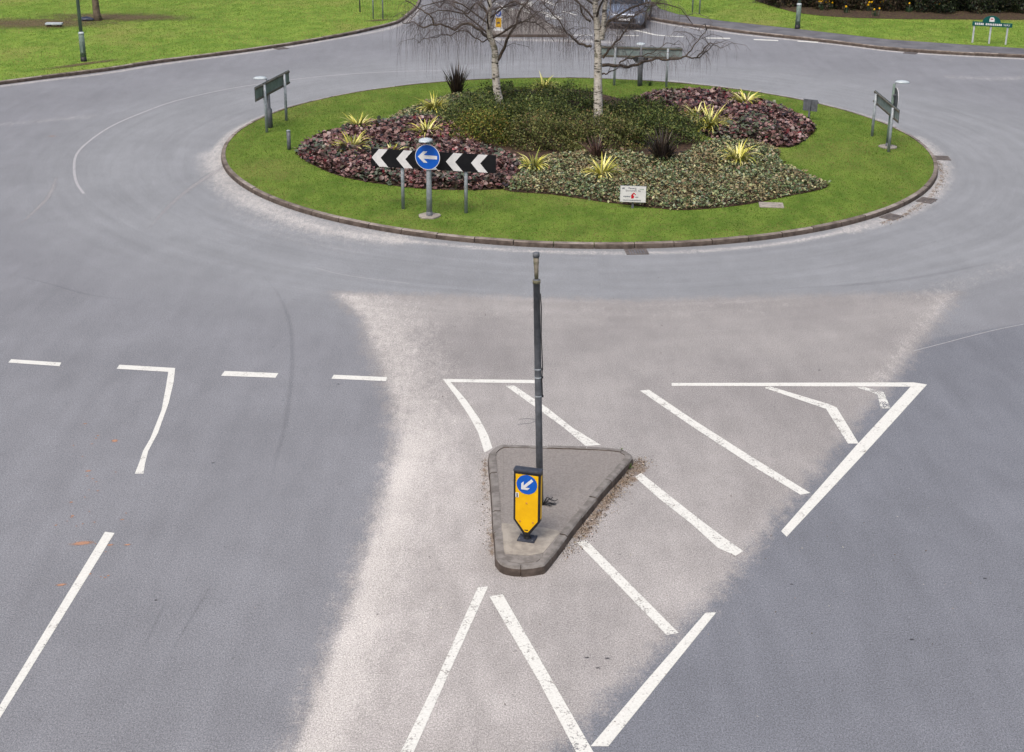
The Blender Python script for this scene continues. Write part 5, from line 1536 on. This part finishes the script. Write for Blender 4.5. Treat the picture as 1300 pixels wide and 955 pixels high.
# ------------------------------------------------------------------ car waiting at the far entry
def car(loc, rz, label):
    t = thing('car', label, 'car', loc, rz)
    m = NT('silver_blue_paint')
    m.col(m.mix(m.ramp(m.noise(m.obj(), 1.2, 3), .3, .7), lin(140, 152, 172, .7), lin(124, 136, 156, .7)))
    m.b.inputs['Metallic'].default_value = 0.35; m.b.inputs['Roughness'].default_value = 0.28; m.b.inputs['Coat Weight'].default_value = 0.5
    paint = m.m
    glass = simple('car_glass', lin(40, 48, 56, .7), None, 2, 0.08, spec=0.6)
    chrome = simple('bright_trim', lin(214, 218, 224, .75), None, 4, 0.25, metal=.7, spec=.5)
    black = simple('car_black_trim', (.015, .015, .017, 1), None, 8, 0.5)
    # front faces -y; sections along y: (y, half width, z under, z shoulder, z crown)
    S = [(-2.02, .62, .30, .55, .60), (-1.96, .76, .22, .66, .70), (-1.75, .85, .20, .72, .80), (-1.35, .88, .20, .78, .90), (-.85, .885, .20, .84, .98),
         (0, .89, .20, .87, .98), (.9, .89, .20, .90, 1.0), (1.6, .88, .20, .92, 1.0), (1.95, .82, .28, .88, .95), (2.02, .70, .34, .80, .86)]
    b = MB()
    for y, w, z0, zs, zc in S:
        ring = [(-w * .9, z0), (-w, z0 + .16), (-w, (z0 + zs) / 2 + .05), (-w * .97, zs), (-w * .72, zc - .015), (0, zc), (w * .72, zc - .015), (w * .97, zs), (w, (z0 + zs) / 2 + .05), (w, z0 + .16), (w * .9, z0)]
        b.v += [(px_, y, pz_) for px_, pz_ in ring]
    for i in range(len(S) - 1):
        for k in range(11):
            b.f.append((i * 11 + k, i * 11 + (k + 1) % 11, (i + 1) * 11 + (k + 1) % 11, (i + 1) * 11 + k))
    b.f += [tuple(range(11)), tuple(range(99, 110))[::-1]]
    b.build('body', paint, t, True)
    c = MB()
    CS = [(-.92, .70, .97, .99), (-.25, .64, .97, 1.40), (.3, .63, .97, 1.46), (1.1, .62, .97, 1.44), (1.75, .58, .96, 1.28), (1.95, .60, .94, .98)]
    for y, w, z0, z1 in CS:
        f_ = (z1 - .97) / .5
        c.v += [(-w - .12 * (1 if f_ > .05 else .8), y, z0 - .04), (-w * (1 - .08 * f_), y, z1 - .05), (0, y, z1), (w * (1 - .08 * f_), y, z1 - .05), (w + .12 * (1 if f_ > .05 else .8), y, z0 - .04)]
    for i in range(len(CS) - 1):
        for k in range(4):
            c.f.append((i * 5 + k, i * 5 + k + 1, (i + 1) * 5 + k + 1, (i + 1) * 5 + k))
    c.build('glasshouse', glass, t, True)
    r = MB()
    for y, w, z in ((-.27, .60, 1.405), (.3, .615, 1.475), (1.1, .605, 1.455), (1.76, .56, 1.295)):
        r.v += [(-w, y, z - .05), (-w * .6, y, z - .008), (0, y, z), (w * .6, y, z - .008), (w, y, z - .05)]
    for i in range(3):
        for k in range(4):
            r.f.append((i * 5 + k, i * 5 + k + 1, (i + 1) * 5 + k + 1, (i + 1) * 5 + k))
    r.build('roof', paint, t, True)
    for s in (-1, 1):
        MB().tube([(s * .80, -.95, .98), (s * .615, -.27, 1.38)], .028, 6).build('windscreen_pillar', paint, t)
        MB().tube([(s * .78, .42, .95), (s * .63, .38, 1.43)], .028, 6).build('door_pillar', black, t)
        h = MB().box((s * .66, -1.88, .64), (.30, .16, .13), Matrix.Rotation(s * .5, 3, 'Z')).build('headlight', chrome, t, bevel=.03)
        MB().box((s * .96, -.72, 1.0), (.18, .12, .13)).build('mirror', paint, t, bevel=.03)
        MB().box((s * .6, -1.97, .36), (.18, .06, .09)).build('fog_light', chrome, t, bevel=.02)
        for y in (-1.28, 1.3):
            wh = MB().lathe([(.20, -.10), (.30, -.10), (.325, -.07), (.325, .07), (.30, .10), (.20, .10)], 24)
            wh.v = [(s * .80 + vz, y + vx, .325 + vy) for vx, vy, vz in wh.v]
            w_ = wh.build('wheel', M_BLACK, t, True)
            rm = MB().lathe([(.04, .03), (.19, .05), (.205, .10), (.205, -.02)], 20)
            rm.v = [(s * .80 + s * vz, y + vx, .325 + vy) for vx, vy, vz in rm.v]
            rm.build('rim', chrome, w_, True)
            ar = MB().tube([(s * .893, y + .37 * math.cos(q), .325 + .37 * math.sin(q)) for q in np.linspace(0, math.pi, 13)], .02, 5)
            ar.build('wheel_arch', black, t)
    MB().box((0, -2.0, .58), (.62, .07, .07)).build('grille', chrome, t, bevel=.01)
    MB().box((0, -2.0, .40), (1.02, .08, .17)).build('lower_intake', black, t, bevel=.02)
    MB().box((0, -2.045, .46), (.50, .015, .11)).build('number_plate', M_SWHITE, t)
    MB().box((0, -1.99, .235), (1.35, .10, .07)).build('splitter', black, t, bevel=.02)
    return t
car((5.13, 65.04, 0), R(-10), 'silver blue hatchback car waiting at the far give way line')
